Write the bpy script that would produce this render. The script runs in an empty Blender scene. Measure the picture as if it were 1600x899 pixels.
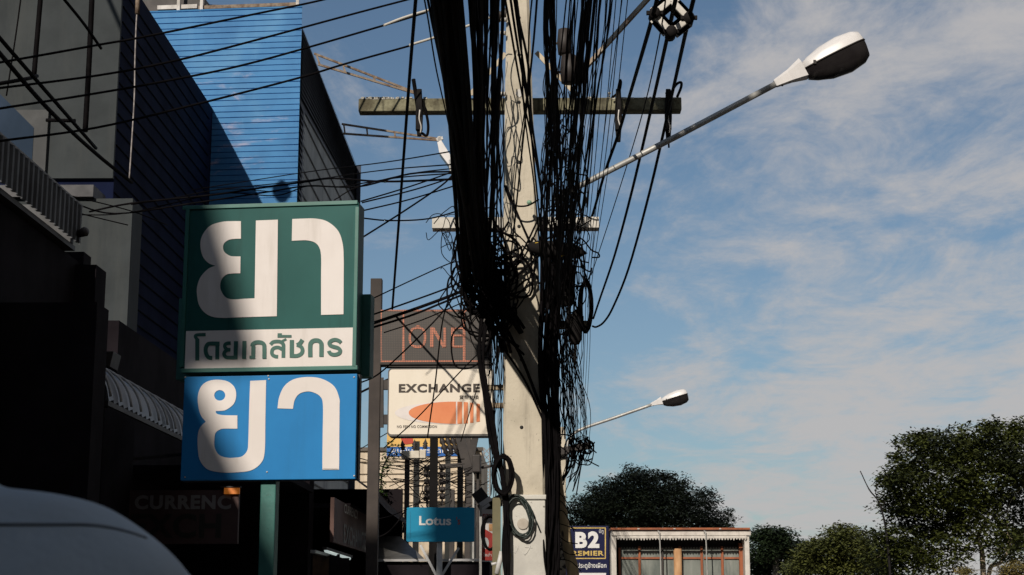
import bpy, bmesh, math, random
from mathutils import Vector as V, Matrix
R = random.Random(7)
rad = math.radians
S = bpy.context.scene
C = S.collection

# ------------------------------------------------------------------ camera
CAM = V((0, 0, 1.35)); F = 2500.0
YAW = rad(.81); PIT = rad(11.31)
cd = bpy.data.cameras.new('camera'); cam = bpy.data.objects.new('camera', cd); C.objects.link(cam)
cam.location = CAM; cam.rotation_euler = (rad(90) + PIT, 0, YAW)
cd.sensor_width = 36; cd.lens = 36 * F / 1600; cd.clip_start = .05; cd.clip_end = 6000
cd.dof.use_dof = True; cd.dof.focus_distance = 13; cd.dof.aperture_fstop = 14
S.camera = cam
# ------------------------------------------------------------------ light
S.view_settings.view_transform = 'Standard'; S.view_settings.look = 'None'
S.view_settings.gamma = 1; S.view_settings.use_curve_mapping = False
S.view_settings.exposure = -.34
SUN = V((-.272, -.823, .5)).normalized()            # towards the sun: behind the camera, to the left
sd = bpy.data.lights.new('sun', 'SUN'); sd.energy = 5.0; sd.angle = rad(.6); sd.color = (1, .90, .78)
so = bpy.data.objects.new('sun', sd); C.objects.link(so)
so.rotation_euler = SUN.to_track_quat('Z', 'Y').to_euler(); so.location = (-20, -40, 40)
W = bpy.data.worlds.new("World"); S.world = W; W.use_nodes = True


class NT:
    def __init__(s, tree): s.t = tree; s.n = tree.nodes; s.l = tree.links
    def new(s, kind, **kw):
        n = s.n.new(kind)
        for k, v in kw.items(): setattr(n, k, v)
        return n
    def put(s, sock, v):
        if hasattr(v, 'is_linked'): s.l.new(v, sock)
        else: sock.default_value = v
    def math(s, op, a, b=0, c=0, clamp=False):
        n = s.new('ShaderNodeMath', operation=op); n.use_clamp = clamp
        s.put(n.inputs[0], a); s.put(n.inputs[1], b); s.put(n.inputs[2], c)
        return n.outputs[0]
    def mix(s, f, a, b, mode='MIX'):
        n = s.new('ShaderNodeMix', data_type='RGBA', blend_type=mode)
        s.put(n.inputs[0], f)
        for i, v in ((6, a), (7, b)):
            s.put(n.inputs[i], v if hasattr(v, 'is_linked') else (*v[:3], 1))
        return n.outputs[2]
    def ramp(s, v, lo, hi):
        n = s.new('ShaderNodeMapRange', interpolation_type='SMOOTHSTEP')
        s.put(n.inputs[0], v); s.put(n.inputs[1], lo); s.put(n.inputs[2], hi)
        return n.outputs[0]
    def noise(s, vec, scale, detail=4, rough=.55, dist=0, lac=2.0):
        n = s.new('ShaderNodeTexNoise'); n.inputs['Scale'].default_value = scale
        n.inputs['Detail'].default_value = detail; n.inputs['Roughness'].default_value = rough
        n.inputs['Distortion'].default_value = dist
        s.l.new(vec, n.inputs['Vector'])
        return n.outputs[0]


def make_sky():
    t = NT(W.node_tree); t.n.clear()
    out = t.new('ShaderNodeOutputWorld'); bg = t.new('ShaderNodeBackground')
    bg.inputs[1].default_value = .085
    sky = t.new('ShaderNodeTexSky', sky_type='NISHITA'); sky.sun_disc = False
    sky.sun_elevation = math.asin(SUN.z); sky.sun_rotation = math.atan2(SUN.x, SUN.y)
    sky.dust_density = .6; sky.air_density = 1.0; sky.ozone_density = 1.6
    tc = t.new('ShaderNodeTexCoord'); sp = t.new('ShaderNodeSeparateXYZ')
    t.l.new(tc.outputs['Generated'], sp.inputs[0])
    x, y, z = sp.outputs
    zz = t.math('ADD', t.math('MAXIMUM', z, 0.0), .10)
    cb = t.new('ShaderNodeCombineXYZ')
    t.put(cb.inputs[0], t.math('DIVIDE', x, zz)); t.put(cb.inputs[1], t.math('DIVIDE', y, zz))
    mp = t.new('ShaderNodeMapping'); t.l.new(cb.outputs[0], mp.inputs[0])
    mp.inputs['Rotation'].default_value = (0, 0, rad(-28)); mp.inputs['Scale'].default_value = (1.5, .95, 1)
    mp.inputs['Location'].default_value = (3.2, 1.7, 0)
    n1 = t.noise(mp.outputs[0], 2.1, 10, .64, .45)
    n2 = t.noise(mp.outputs[0], 8.0, 7, .68, .5)
    n3 = t.noise(mp.outputs[0], .5, 3, .5)
    dens = t.math('ADD', t.math('MULTIPLY', n1, 1.15), t.math('MULTIPLY', n2, .34))
    dens = t.math('ADD', dens, t.math('MULTIPLY', n3, .3))
    az = t.math('DIVIDE', x, t.math('MAXIMUM', y, .05))        # cloud bank lies to the right of the street
    bank = t.ramp(az, .00, .24)
    low = t.ramp(z, .24, .04)
    low = t.math('MULTIPLY', low, t.ramp(az, -.03, .06))
    cov = t.math('ADD', t.math('MULTIPLY', bank, .29), t.math('MULTIPLY', low, .12))
    dens = t.math('ADD', dens, cov)
    m = t.ramp(dens, .92, 1.36)
    m = t.math('MULTIPLY', m, .9)
    hz = t.math('MULTIPLY', t.ramp(z, .30, .02), .22)
    base = t.mix(1.0, sky.outputs[0], (.74, .93, 1.02), 'MULTIPLY')
    base = t.mix(hz, base, (5.0, 6.0, 7.2))
    hs = t.new('ShaderNodeHueSaturation'); hs.inputs['Saturation'].default_value = .90; hs.inputs['Value'].default_value = .95; t.l.new(base, hs.inputs['Color']); base = hs.outputs[0]
    col = t.mix(m, base, (7.3, 7.05, 7.0))
    t.l.new(col, bg.inputs[0]); t.l.new(bg.outputs[0], out.inputs[0])


make_sky()

# ------------------------------------------------------------------ pixel <-> world
_f = V((-math.sin(YAW) * math.cos(PIT), math.cos(YAW) * math.cos(PIT), math.sin(PIT)))
_r = V((math.cos(YAW), math.sin(YAW), 0)); _u = _r.cross(_f)


def ray(px, py): return _f * F + _r * (px - 800) - _u * (py - 449.5)


def at(px, py, Y):
    d = ray(px, py); return CAM + d * (Y / d.y)


def rect(px0, py0, px1, py1, Y):
    """x0, z0, x1, z1 of a frontal rectangle standing at depth Y"""
    pm = (px0 + px1) / 2; qm = (py0 + py1) / 2
    return at(px0, qm, Y).x, at(pm, py1, Y).z, at(px1, qm, Y).x, at(pm, py0, Y).z


class Plane:
    def __init__(s, px, py, Y, yaw=0):
        s.o = at(px, py, Y); s.U = V((math.cos(yaw), math.sin(yaw), 0)); s.n = V((math.sin(yaw), -math.cos(yaw), 0))
    def hit(s, px, py):
        d = ray(px, py); return CAM + d * ((s.o - CAM).dot(s.n) / d.dot(s.n))
    def uv(s, px, py):
        p = s.hit(px, py) - s.o; return p.dot(s.U), p.z
    def pt(s, u, v, off=0): return s.o + s.U * u + V((0, 0, v)) + s.n * off


# ------------------------------------------------------------------ materials
MATS = {}


def mat(name, c1, c2=None, scale=4, rough=.7, metal=0, bump=0, streak=None, spots=None, spec=None, squash=(1, 1, 1),
        detail=5, lo=.35, hi=.68, bscale=None):
    if name in MATS: return MATS[name]
    m = bpy.data.materials.new(name); m.use_nodes = True; t = NT(m.node_tree)
    b = t.n['Principled BSDF']; b.inputs['Roughness'].default_value = rough; b.inputs['Metallic'].default_value = metal
    if spec is not None: b.inputs['Specular IOR Level'].default_value = spec
    g = t.new('ShaderNodeNewGeometry'); mp = t.new('ShaderNodeMapping')
    mp.inputs['Scale'].default_value = squash; t.l.new(g.outputs['Position'], mp.inputs[0]); P = mp.outputs[0]
    c2 = c2 or tuple(x * .82 for x in c1)
    n = t.noise(P, scale, detail, .62)
    col = t.mix(t.ramp(n, lo, hi), c1, c2)
    if streak:                                   # (colour, amount, scale): rain streaks running down
        m2 = t.new('ShaderNodeMapping'); m2.inputs['Scale'].default_value = (1, 1, .12); t.l.new(g.outputs['Position'], m2.inputs[0])
        k = t.math('MULTIPLY', t.ramp(t.noise(m2.outputs[0], streak[2], 5, .7), .48, .72), streak[1])
        col = t.mix(k, col, streak[0])
    if spots:                                    # (colour, scale, lo, hi)
        col = t.mix(t.ramp(t.noise(P, spots[1], 3, .6), spots[2], spots[3]), col, spots[0])
    t.l.new(col, b.inputs['Base Color'])
    rg = t.math('ADD', rough - .08, t.math('MULTIPLY', n, .16)); t.l.new(rg, b.inputs['Roughness'])
    if bump:
        bp = t.new('ShaderNodeBump'); bp.inputs['Strength'].default_value = bump; bp.inputs['Distance'].default_value = .01
        t.l.new(t.noise(P, bscale or scale * 7, 4, .6), bp.inputs['Height']); t.l.new(bp.outputs[0], b.inputs['Normal'])
    MATS[name] = m
    return m


def emit(name, col, strength):
    m = bpy.data.materials.new(name); m.use_nodes = True; b = m.node_tree.nodes['Principled BSDF']
    b.inputs['Base Color'].default_value = (*col, 1); b.inputs['Emission Color'].default_value = (*col, 1)
    b.inputs['Emission Strength'].default_value = strength
    return m


BLACK = mat('black_cable', (.0035, .003, .0035), (.007, .0062, .007), 9, rough=.75, spec=.04)
BLACK2 = mat('dark_weathered_cable', (.012, .011, .011), (.022, .02, .02), 7, rough=.75, spec=.06)
CONC = mat('pole_concrete', (.58, .53, .43), (.44, .40, .32), 2.2, rough=.88, bump=.35, streak=((.17, .15, .12), .45, 9), spots=((.10, .09, .07), 42, .66, .74), bscale=30)
CONCG = mat('base_concrete', (.60, .59, .54), (.46, .45, .42), 2.0, rough=.8, bump=.25, streak=((.22, .21, .19), .4, 8), spots=((.12, .11, .10), 18, .64, .74), bscale=30)
MOSS = mat('mossy_concrete', (.26, .25, .165), (.09, .08, .05), 7, rough=.95, bump=.6, streak=((.02, .018, .014), .9, 13), spots=((.5, .48, .42), 24, .70, .76))
GALV = mat('galvanised_steel', (.46, .46, .44), (.33, .33, .32), 5, rough=.5, metal=.35, bump=.1)
GALV_W = mat('white_arm_steel', (.62, .60, .55), (.5, .48, .43), 6, rough=.6, bump=.1)
RUST = mat('rusty_steel', (.25, .20, .15), (.11, .065, .04), 9, rough=.8, bump=.3)
DKSTEEL = mat('dark_steel', (.035, .028, .025), (.02, .016, .015), 5, rough=.6)
GREEN = mat('sign_green', (.012, .098, .090), (.010, .082, .076), 1.2, rough=.5, spec=.18, streak=((.006, .052, .048), .6, 5))
GREENP = mat('post_green', (.04, .17, .15), (.028, .125, .11), 5, rough=.55, bump=.15, spots=((.02, .05, .045), 22, .66, .74))
SIGNW = mat('sign_white', (.76, .72, .70), (.70, .655, .63), 1.5, rough=.55, spec=.2, streak=((.54, .50, .46), .5, 6))
SIGNB = mat('sign_blue', (.015, .21, .52), (.013, .185, .47), 1.3, rough=.5, spec=.18, streak=((.014, .16, .38), .4, 5))
INK = mat('dark_ink', (.016, .014, .010), rough=.5)
CREAM = mat('lightbox_cream', (.80, .74, .64), (.76, .69, .58), 1.5, rough=.5, spec=.2, streak=((.62, .54, .42), .35, 4))
ORANGE = mat('lightbox_orange', (.72, .24, .09), (.66, .19, .065), 3, rough=.45)
PALEV = mat('lightbox_pale', (.76, .71, .69), rough=.4)


# ------------------------------------------------------------------ mesh builder
def spline(P, k=6, closed=False):
    P = [V(p) for p in P]; n = len(P)
    if n < 3: return P
    out = []
    for i in range(n if closed else n - 1):
        p1, p2 = P[i], P[(i + 1) % n]
        p0 = P[i - 1] if (i or closed) else p1 * 2 - p2
        p3 = P[(i + 2) % n] if (i + 2 < n or closed) else p2 * 2 - p1
        for j in range(k):
            s = j / k
            out.append(.5 * ((2 * p1) + (p2 - p0) * s + (2 * p0 - 5 * p1 + 4 * p2 - p3) * s * s + (3 * p1 - p0 - 3 * p2 + p3) * s ** 3))
    if not closed: out.append(P[-1])
    return out


def root_loc(o):
    l = V((0, 0, 0))
    while o: l = l + o.location; o = o.parent
    return l


class MB:
    def __init__(s): s.v = []; s.f = []; s.mi = []; s.cur = 0; s.smooth = set()
    def add(s, vs, fs, smooth=False):
        b = len(s.v); s.v += [V(p) for p in vs]
        for f in fs:
            if smooth: s.smooth.add(len(s.f))
            s.f.append(tuple(i + b for i in f)); s.mi.append(s.cur)
        return s
    def box(s, x0, y0, z0, x1, y1, z1, M=None):
        p = [V((x, y, z)) for z in (z0, z1) for y in (y0, y1) for x in (x0, x1)]
        if M: p = [M @ q for q in p]
        return s.add(p, [(0, 2, 3, 1), (4, 5, 7, 6), (0, 1, 5, 4), (1, 3, 7, 5), (3, 2, 6, 7), (2, 0, 4, 6)])
    def bar(s, a, b, w, h=None, up=(0, 0, 1)):
        a, b = V(a), V(b); h = h or w; d = (b - a).normalized(); u = V(up)
        if abs(d.dot(u)) > .95: u = V((0, 1, 0))
        sx = d.cross(u).normalized(); sy = sx.cross(d)
        c = [(-.5, -.5), (.5, -.5), (.5, .5), (-.5, .5)]
        p = [q + sx * (i * w) + sy * (j * h) for q in (a, b) for i, j in c]
        return s.add(p, [(3, 2, 1, 0), (4, 5, 6, 7), (0, 1, 5, 4), (1, 2, 6, 5), (2, 3, 7, 6), (3, 0, 4, 7)])
    def tube(s, P, r, n=6, cap=True):
        P = [V(p) for p in P]; m = len(P)
        rr = r if hasattr(r, '__len__') else [r] * m
        T = [(P[min(i + 1, m - 1)] - P[max(i - 1, 0)]).normalized() for i in range(m)]
        u = V((0, 0, 1)) if abs(T[0].z) < .9 else V((1, 0, 0))
        u = (u - T[0] * u.dot(T[0])).normalized(); vs = []
        for i in range(m):
            u = (u - T[i] * u.dot(T[i])).normalized(); w = T[i].cross(u)
            for k in range(n):
                a = 2 * math.pi * k / n; vs.append(P[i] + (u * math.cos(a) + w * math.sin(a)) * rr[i])
        fs = [(i * n + k, i * n + (k + 1) % n, (i + 1) * n + (k + 1) % n, (i + 1) * n + k) for i in range(m - 1) for k in range(n)]
        s.add(vs, fs, True)
        if cap: s.add([], []); b = len(s.v) - len(vs); s.f += [tuple(b + k for k in reversed(range(n))), tuple(b + (m - 1) * n + k for k in range(n))]; s.mi += [s.cur] * 2
        return s
    def prism(s, poly, d):
        """poly: 3-D points of a flat outline, extruded by the vector d"""
        n = len(poly); d = V(d); p = [V(q) for q in poly]
        s.add(p + [q + d for q in p], [tuple(reversed(range(n))), tuple(range(n, 2 * n))] + [(i, (i + 1) % n, n + (i + 1) % n, n + i) for i in range(n)])
        return s
    def poly(s, pts): return s.add(pts, [tuple(range(len(pts)))])
    def lathe(s, base, axis, prof, n=16):
        base = V(base); a = V(axis).normalized(); u = a.orthogonal().normalized(); w = a.cross(u); m = len(prof)
        vs = [base + a * h + (u * math.cos(2 * math.pi * k / n) + w * math.sin(2 * math.pi * k / n)) * r for h, r in prof for k in range(n)]
        s.add(vs, [(i * n + k, i * n + (k + 1) % n, (i + 1) * n + (k + 1) % n, (i + 1) * n + k) for i in range(m - 1) for k in range(n)], True)
        return s
    def build(s, name, m, parent=None, recalc=True, bevel=0, loc=None):
        me = bpy.data.meshes.new(name)
        if parent is None:
            if loc is None:
                xs = [p.x for p in s.v]; ys = [p.y for p in s.v]; zs = [p.z for p in s.v]
                loc = V(((min(xs) + max(xs)) / 2, (min(ys) + max(ys)) / 2, min(zs)))
            off = V(loc)
        else: off = root_loc(parent)
        me.from_pydata([p - off for p in s.v], [], s.f)
        for q in (m if isinstance(m, (list, tuple)) else [m]): me.materials.append(q)
        for i, p in enumerate(me.polygons):
            p.material_index = s.mi[i]; p.use_smooth = i in s.smooth
        if recalc or bevel:
            bm = bmesh.new(); bm.from_mesh(me)
            if recalc: bmesh.ops.recalc_face_normals(bm, faces=bm.faces)
            if bevel:
                ed = [e for e in bm.edges if len(e.link_faces) == 2 and e.calc_face_angle(0) > .7]
                bmesh.ops.bevel(bm, geom=ed, offset=bevel, segments=2, affect='EDGES', profile=.6)
            bm.to_mesh(me); bm.free()
        o = bpy.data.objects.new(name, me); C.objects.link(o)
        if parent is None: o.location = off
        else: o.parent = parent
        return o


def tag(o, label, cat, group=None):
    o['label'] = label; o['category'] = cat
    if group: o['group'] = group
    return o


def thing(name, label, cat, loc, group=None):
    o = bpy.data.objects.new(name, None); C.objects.link(o); o.location = loc; o.empty_display_size = .2
    return tag(o, label, cat, group)


def struct(o): o['kind'] = 'structure'; return o


# flat lettering and shapes on a plane ------------------------------------------------
def outline(items, k=5):
    """closed outline; (x, y) is a smooth point, (x, y, 1) a corner"""
    n = len(items); cs = [i for i, p in enumerate(items) if len(p) > 2]
    if not cs: return [(p.x, p.y) for p in spline([(a, b, 0) for a, b in items], k, True)]
    out = []
    for a, c in enumerate(cs):
        e = cs[(a + 1) % len(cs)]
        if e <= c: e += n
        seg = [(items[i % n][0], items[i % n][1], 0) for i in range(c, e + 1)]
        out += [(p.x, p.y) for p in spline(seg, k)][:-1]
    return out


def ribbon(P, w):
    P = spline([(a, b, 0) for a, b in P], 5); L = []; Rr = []
    for i, p in enumerate(P):
        t = (P[min(i + 1, len(P) - 1)] - P[max(i - 1, 0)]).normalized(); nn = V((-t.y, t.x, 0)) * (w / 2)
        L.append(p + nn); Rr.append(p - nn)
    return L, Rr


def flat(mb, pl, poly, off):
    return mb.poly([pl.pt(*pl.uv(*p), off) for p in poly])


def flat_rect(mb, pl, x0, y0, x1, y1, off): return flat(mb, pl, [(x0, y1), (x1, y1), (x1, y0), (x0, y0)], off)


def strokes(mb, pl, lst, tr, off):
    for i, (P, w) in enumerate(lst):
        L, Rr = ribbon(P, w); n = len(L); o = off + i * .0004
        pts = [pl.pt(*pl.uv(*tr(q.x, q.y)), o) for q in L + Rr]
        mb.add(pts, [(j, j + 1, n + j + 1, n + j) for j in range(n - 1)])


def letters(name, body, pl, x0, y0, x1, y1, m, parent, off=.004, bold=0, space=1.0, shear=0):
    c = bpy.data.curves.new('text', 'FONT'); c.body = body; c.offset = bold; c.space_character = space; c.shear = shear; c.resolution_u = 4
    o = bpy.data.objects.new('text', c); C.objects.link(o); bpy.context.view_layer.update()
    me = bpy.data.meshes.new_from_object(o.evaluated_get(bpy.context.evaluated_depsgraph_get()))
    bpy.data.objects.remove(o); bpy.data.curves.remove(c)
    xs = [v.co.x for v in me.vertices]; ys = [v.co.y for v in me.vertices]
    ax, bx, ay, by = min(xs), max(xs), min(ys), max(ys)
    u0, v1 = pl.uv(x0, y0); u1, v0 = pl.uv(x1, y1); L = root_loc(parent)
    for v in me.vertices:
        v.co = pl.pt(u0 + (v.co.x - ax) / (bx - ax) * (u1 - u0), v0 + (v.co.y - ay) / (by - ay) * (v1 - v0), off) - L
    me.materials.clear(); me.materials.append(m); me.name = name
    o = bpy.data.objects.new(name, me); C.objects.link(o); o.parent = parent
    return o


def slab(mb, pl, x0, y0, x1, y1, front, back):
    """a board on the plane between two offsets along its normal"""
    u0, v1 = pl.uv(x0, (y0 + y1) / 2)[0], pl.uv((x0 + x1) / 2, y0)[1]
    u1, v0 = pl.uv(x1, (y0 + y1) / 2)[0], pl.uv((x0 + x1) / 2, y1)[1]
    mb.prism([pl.pt(u0, v0, front), pl.pt(u1, v0, front), pl.pt(u1, v1, front), pl.pt(u0, v1, front)], pl.n * (back - front))
    return u0, v0, u1, v1


# ================================================================== ground
g = MB().box(-900, -300, -.3, 900, 2500, 0)
struct(g.build('ground', mat('ground_dirt', (.12, .11, .09), (.08, .075, .06), .3, rough=.95)))
g = MB().box(.95, -120, .0005, 9.5, 400, .012)
struct(g.build('road', mat('asphalt', (.05, .05, .052), (.038, .038, .04), 1.5, rough=.9, bump=.3, bscale=60)))
g = MB().box(-5.6, -60, .0006, .8, 120, .13)
struct(g.build('pavement', mat('paving', (.22, .20, .18), (.16, .15, .13), 1.2, rough=.9, bump=.2)))
g = MB().box(.802, -60, .0007, .948, 120, .14)
struct(g.build('kerb', mat('kerb_concrete', (.35, .34, .32), (.25, .24, .23), 3, rough=.9)))
g = MB()
for k in range(40): g.box(5.15, -40 + k * 6, .016, 5.27, -37 + k * 6, .018)
struct(g.build('road_marking', mat('road_paint', (.75, .74, .7), (.6, .6, .57), 6, rough=.7)))

# ================================================================== blue clad building
BLUE = mat('blue_cladding', (.064, .235, .49), (.048, .18, .40), 1.1, rough=.5, spec=.15, spots=((.12, .31, .54), .75, .5, .8), streak=((.10, .28, .52), .5, 2.0), detail=8)
BLUEP = bpy.data.materials['blue_cladding']
t = NT(BLUEP.node_tree)                       # chalky faded patches worn into the paint
b_ = t.n['Principled BSDF']; src = b_.inputs['Base Color'].links[0].from_socket
gg = t.new('ShaderNodeNewGeometry'); mm = t.new('ShaderNodeMapping'); mm.inputs['Scale'].default_value = (.55, .55, 1.7)
t.l.new(gg.outputs['Position'], mm.inputs[0])
ff = t.math('MULTIPLY', t.ramp(t.noise(mm.outputs[0], 1.7, 7, .68, .4), .55, .74), .75)
sz = t.new('ShaderNodeSeparateXYZ'); t.l.new(gg.outputs['Position'], sz.inputs[0])
ff = t.math('MULTIPLY', ff, t.math('MULTIPLY', t.ramp(sz.outputs[2], 6.8, 7.6), t.ramp(sz.outputs[2], 10.4, 9.7)))
t.l.new(t.mix(ff, src, (.62, .50, .55)), b_.inputs['Base Color'])
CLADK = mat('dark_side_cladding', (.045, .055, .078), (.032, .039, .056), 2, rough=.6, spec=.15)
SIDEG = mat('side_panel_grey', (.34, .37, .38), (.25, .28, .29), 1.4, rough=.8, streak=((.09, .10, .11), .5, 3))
bx = -3.71; YB = 25.0; HB = at(467, 9, YB).z
bb = thing('blue_building', 'tall building clad in blue ribbed sheet metal with a shaded grey side', 'building', (-6.6, 29, 0))
a = rad(-4.6); plB = Plane(460, 300, YB, a)
# front sheet: real grooves every 10 cm
zs = []; z = 0.2
while z < HB - .02: zs.append(z); z += .098
g = MB(); xl = plB.uv(140, 300)[0]; xr = plB.uv(460, 300)[0] + .045
for i, z in enumerate(zs):
    z1 = min(z + .098, HB); o0 = .0
    j = R.uniform(-.002, .002)
    prof = [(z, -.016), (z + .006, -.016), (z + .012, j), (z1 - .006, j + .006), (z1, -.016)]
    vs = [plB.pt(u, q, o) - V((0, 0, plB.o.z)) for q, o in prof for u in (xl, xr)]
    g.add(vs, [(2 * k, 2 * k + 1, 2 * k + 3, 2 * k + 2) for k in range(4)])
g.build('front_cladding', BLUE, bb, recalc=False)
far = YB + 8.4
e0 = plB.pt(xr, 0); e0.z = 0
HS = at(467, 40, YB).z; HF = at(557, 262, far).z
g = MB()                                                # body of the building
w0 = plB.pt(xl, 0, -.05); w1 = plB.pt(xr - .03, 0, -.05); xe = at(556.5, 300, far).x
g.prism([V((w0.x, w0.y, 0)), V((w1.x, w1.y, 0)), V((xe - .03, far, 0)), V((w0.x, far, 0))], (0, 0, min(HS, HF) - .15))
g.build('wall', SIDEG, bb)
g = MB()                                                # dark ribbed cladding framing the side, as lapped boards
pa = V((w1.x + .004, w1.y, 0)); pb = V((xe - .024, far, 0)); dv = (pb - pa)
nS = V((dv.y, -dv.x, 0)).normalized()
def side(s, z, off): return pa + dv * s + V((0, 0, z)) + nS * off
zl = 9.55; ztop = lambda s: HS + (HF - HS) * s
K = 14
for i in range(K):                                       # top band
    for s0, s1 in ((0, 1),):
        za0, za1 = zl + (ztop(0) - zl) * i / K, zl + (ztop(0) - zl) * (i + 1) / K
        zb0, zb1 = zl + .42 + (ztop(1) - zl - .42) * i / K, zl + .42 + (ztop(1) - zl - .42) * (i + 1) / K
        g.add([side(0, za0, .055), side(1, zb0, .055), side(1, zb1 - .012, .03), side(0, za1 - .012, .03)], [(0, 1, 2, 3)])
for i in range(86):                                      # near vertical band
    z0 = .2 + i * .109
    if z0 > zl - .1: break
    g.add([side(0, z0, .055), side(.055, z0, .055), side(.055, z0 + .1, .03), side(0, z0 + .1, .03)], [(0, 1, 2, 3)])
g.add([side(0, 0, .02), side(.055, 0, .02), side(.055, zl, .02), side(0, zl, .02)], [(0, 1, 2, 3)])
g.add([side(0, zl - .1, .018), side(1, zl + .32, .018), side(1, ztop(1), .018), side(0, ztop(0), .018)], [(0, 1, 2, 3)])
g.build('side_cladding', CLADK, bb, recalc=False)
g = MB()                                                # seams on the grey panel
for i in range(18):
    z0 = 2.2 + i * .42
    if z0 < zl - .05: g.bar(side(.055, z0, .006), side(.985, z0, .006), .012, .03)
g.build('panel_seam', mat('seam', (.03, .03, .034)), bb)
g = MB().bar(side(.985, 0, .03), side(.985, ztop(1), .03), .2, .06).build('corner_trim', CLADK, bb)
# roof frame on top of the parapet
WHT = mat('chipped_white_paint', (.62, .6, .57), (.42, .4, .37), 6, rough=.7)
tp = lambda px, py, o: plB.pt(plB.uv(px, py)[0], 0, o) * 1
def roofp(px, h, o): p = plB.pt(plB.uv(px, 8)[0], 0, o); p.z = HB + h; return p
MB().bar(roofp(308, .055, -.1), roofp(462, .055, -.1), .08, .06).build('roof_rail', RUST, bb)
MB().bar(roofp(244, .08, -.1), roofp(306, .08, -.1), .08, .07).build('roof_rail', WHT, bb)
for q in (278, 314, 464): MB().bar(roofp(q, -.06, -.04), roofp(q, 1.4, -.04), .05).build('roof_post', WHT, bb)
g = MB(); P0, P1 = roofp(150, .16, -.5), roofp(312, .16, -.5); g.bar(P0, P1, .5, .28); P0, P1 = roofp(312, .14, -.5), roofp(372, .1, -.5); g.bar(P0, P1, .4, .12)
g.build('roof_gutter', DKSTEEL, bb)
g = MB(); P0, P1 = roofp(150, 1.5, -1.2), roofp(440, 1.5, -1.2); g.bar(P0, P1, 1.6, .08); g.build('roof_sheet', DKSTEEL, bb)
# wall-mounted unit near the shadow edge
tag(MB().box(*[*at(246, 88, 24.86)], *[*at(258, 66, 24.99)]).build('wall_box', WHT, None, bevel=.01), 'small white box fixed high on the blue ribbed wall', 'box')
# shaded window with a grille low on the grey side
g = MB()
for i in range(6): g.bar(side(.16 + i * .035, 6.9, .03), side(.16 + i * .035, 7.6, .03), .03, .04)
g.bar(side(.14, 6.88, .03), side(.36, 6.8, .03), .04, .05); g.build('window_grille', DKSTEEL, bb)

# ================================================================== grey building behind the canopy (left)
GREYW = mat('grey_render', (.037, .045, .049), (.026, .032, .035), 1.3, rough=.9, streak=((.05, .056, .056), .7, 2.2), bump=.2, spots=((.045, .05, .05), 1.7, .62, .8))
DARKW = mat('shade_dark_wall', (.008, .013, .040), (.006, .009, .028), 1.5, rough=.95, spec=.1)  # navy black: the shade on this side is put into its colour
XB = -5.27; Y1 = 19.35; HBB = 9.38
gb = thing('grey_building', 'grey rendered building in shade left of the blue metal building', 'building', (-8, 22.5, 0))
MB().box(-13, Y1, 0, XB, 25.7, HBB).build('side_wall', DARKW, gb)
g = MB()
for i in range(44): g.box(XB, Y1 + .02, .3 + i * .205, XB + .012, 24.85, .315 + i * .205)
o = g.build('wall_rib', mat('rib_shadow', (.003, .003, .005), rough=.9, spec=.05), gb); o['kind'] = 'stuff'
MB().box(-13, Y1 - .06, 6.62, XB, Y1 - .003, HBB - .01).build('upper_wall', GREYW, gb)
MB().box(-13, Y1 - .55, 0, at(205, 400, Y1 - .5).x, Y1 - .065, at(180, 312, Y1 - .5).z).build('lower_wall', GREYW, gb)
MB().box(-13, Y1 - .62, at(180, 311, Y1 - .5).z, at(150, 300, Y1 - .5).x, Y1 - .065, at(100, 293, Y1 - .5).z).build('ledge', mat('dirty_ledge', (.10, .10, .105), (.05, .05, .055), 3), gb)
plG = Plane(60, 200, Y1 - .12, 0)
g = MB(); slab(g, plG, -60, 172, 73, 268, 0, -.056); g.build('window_hood', mat('hood_grey', (.06, .064, .066), (.04, .043, .045), 2), gb)
g = MB(); flat(g, plG, [(-60, 90), (0, 147), (53, 200), (50, 258), (0, 222), (-60, 180)], .006)
g.build('window_panel', mat('shaded_blue_panel', (.03, .05, .085), (.02, .035, .06), 1, rough=.7, spec=.1), gb)
# lamp and mast on that roof (their shadows fall on the blue wall)
lm = thing('roof_lamp', 'rooftop lamp bracket on the corner of the grey building', 'lamp', (-5.62, 20.9, HBB))
MB().tube([(-6.1, 20.8, HBB), (-6.1, 20.8, 10.55), (-5.95, 20.8, 10.62), (-5.6, 20.8, 10.6)], .02).build('bracket', DKSTEEL, lm)
MB().lathe((-5.47, 20.8, 10.35), (0, 0, 1), [(0, .0), (.01, .08), (.13, .16), (.2, .15), (.34, .03), (.36, 0)], 12).build('lamp_head', DKSTEEL, lm)
ms = thing('roof_mast', 'dark rooftop mast with a cable on the grey building', 'mast', (-6.47, 20.8, HBB))
MB().tube([(-6.47, 20.8, HBB - .3), (-6.47, 20.8, 11.5)], .035).build('mast', DKSTEEL, ms)
MB().lathe((-6.47, 20.8, 11.05), (0, 0, 1), [(0, .05), (.08, .1), (.35, .09), (.42, .03)], 10).build('mast_head', DKSTEEL, ms)
MB().tube(spline([(-6.47, 20.8, 11.4), (-6.9, 10, 11.2), (-8.1, -3.1, 12.9)], 8), .03).build('stay', BLACK, ms)

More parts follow.
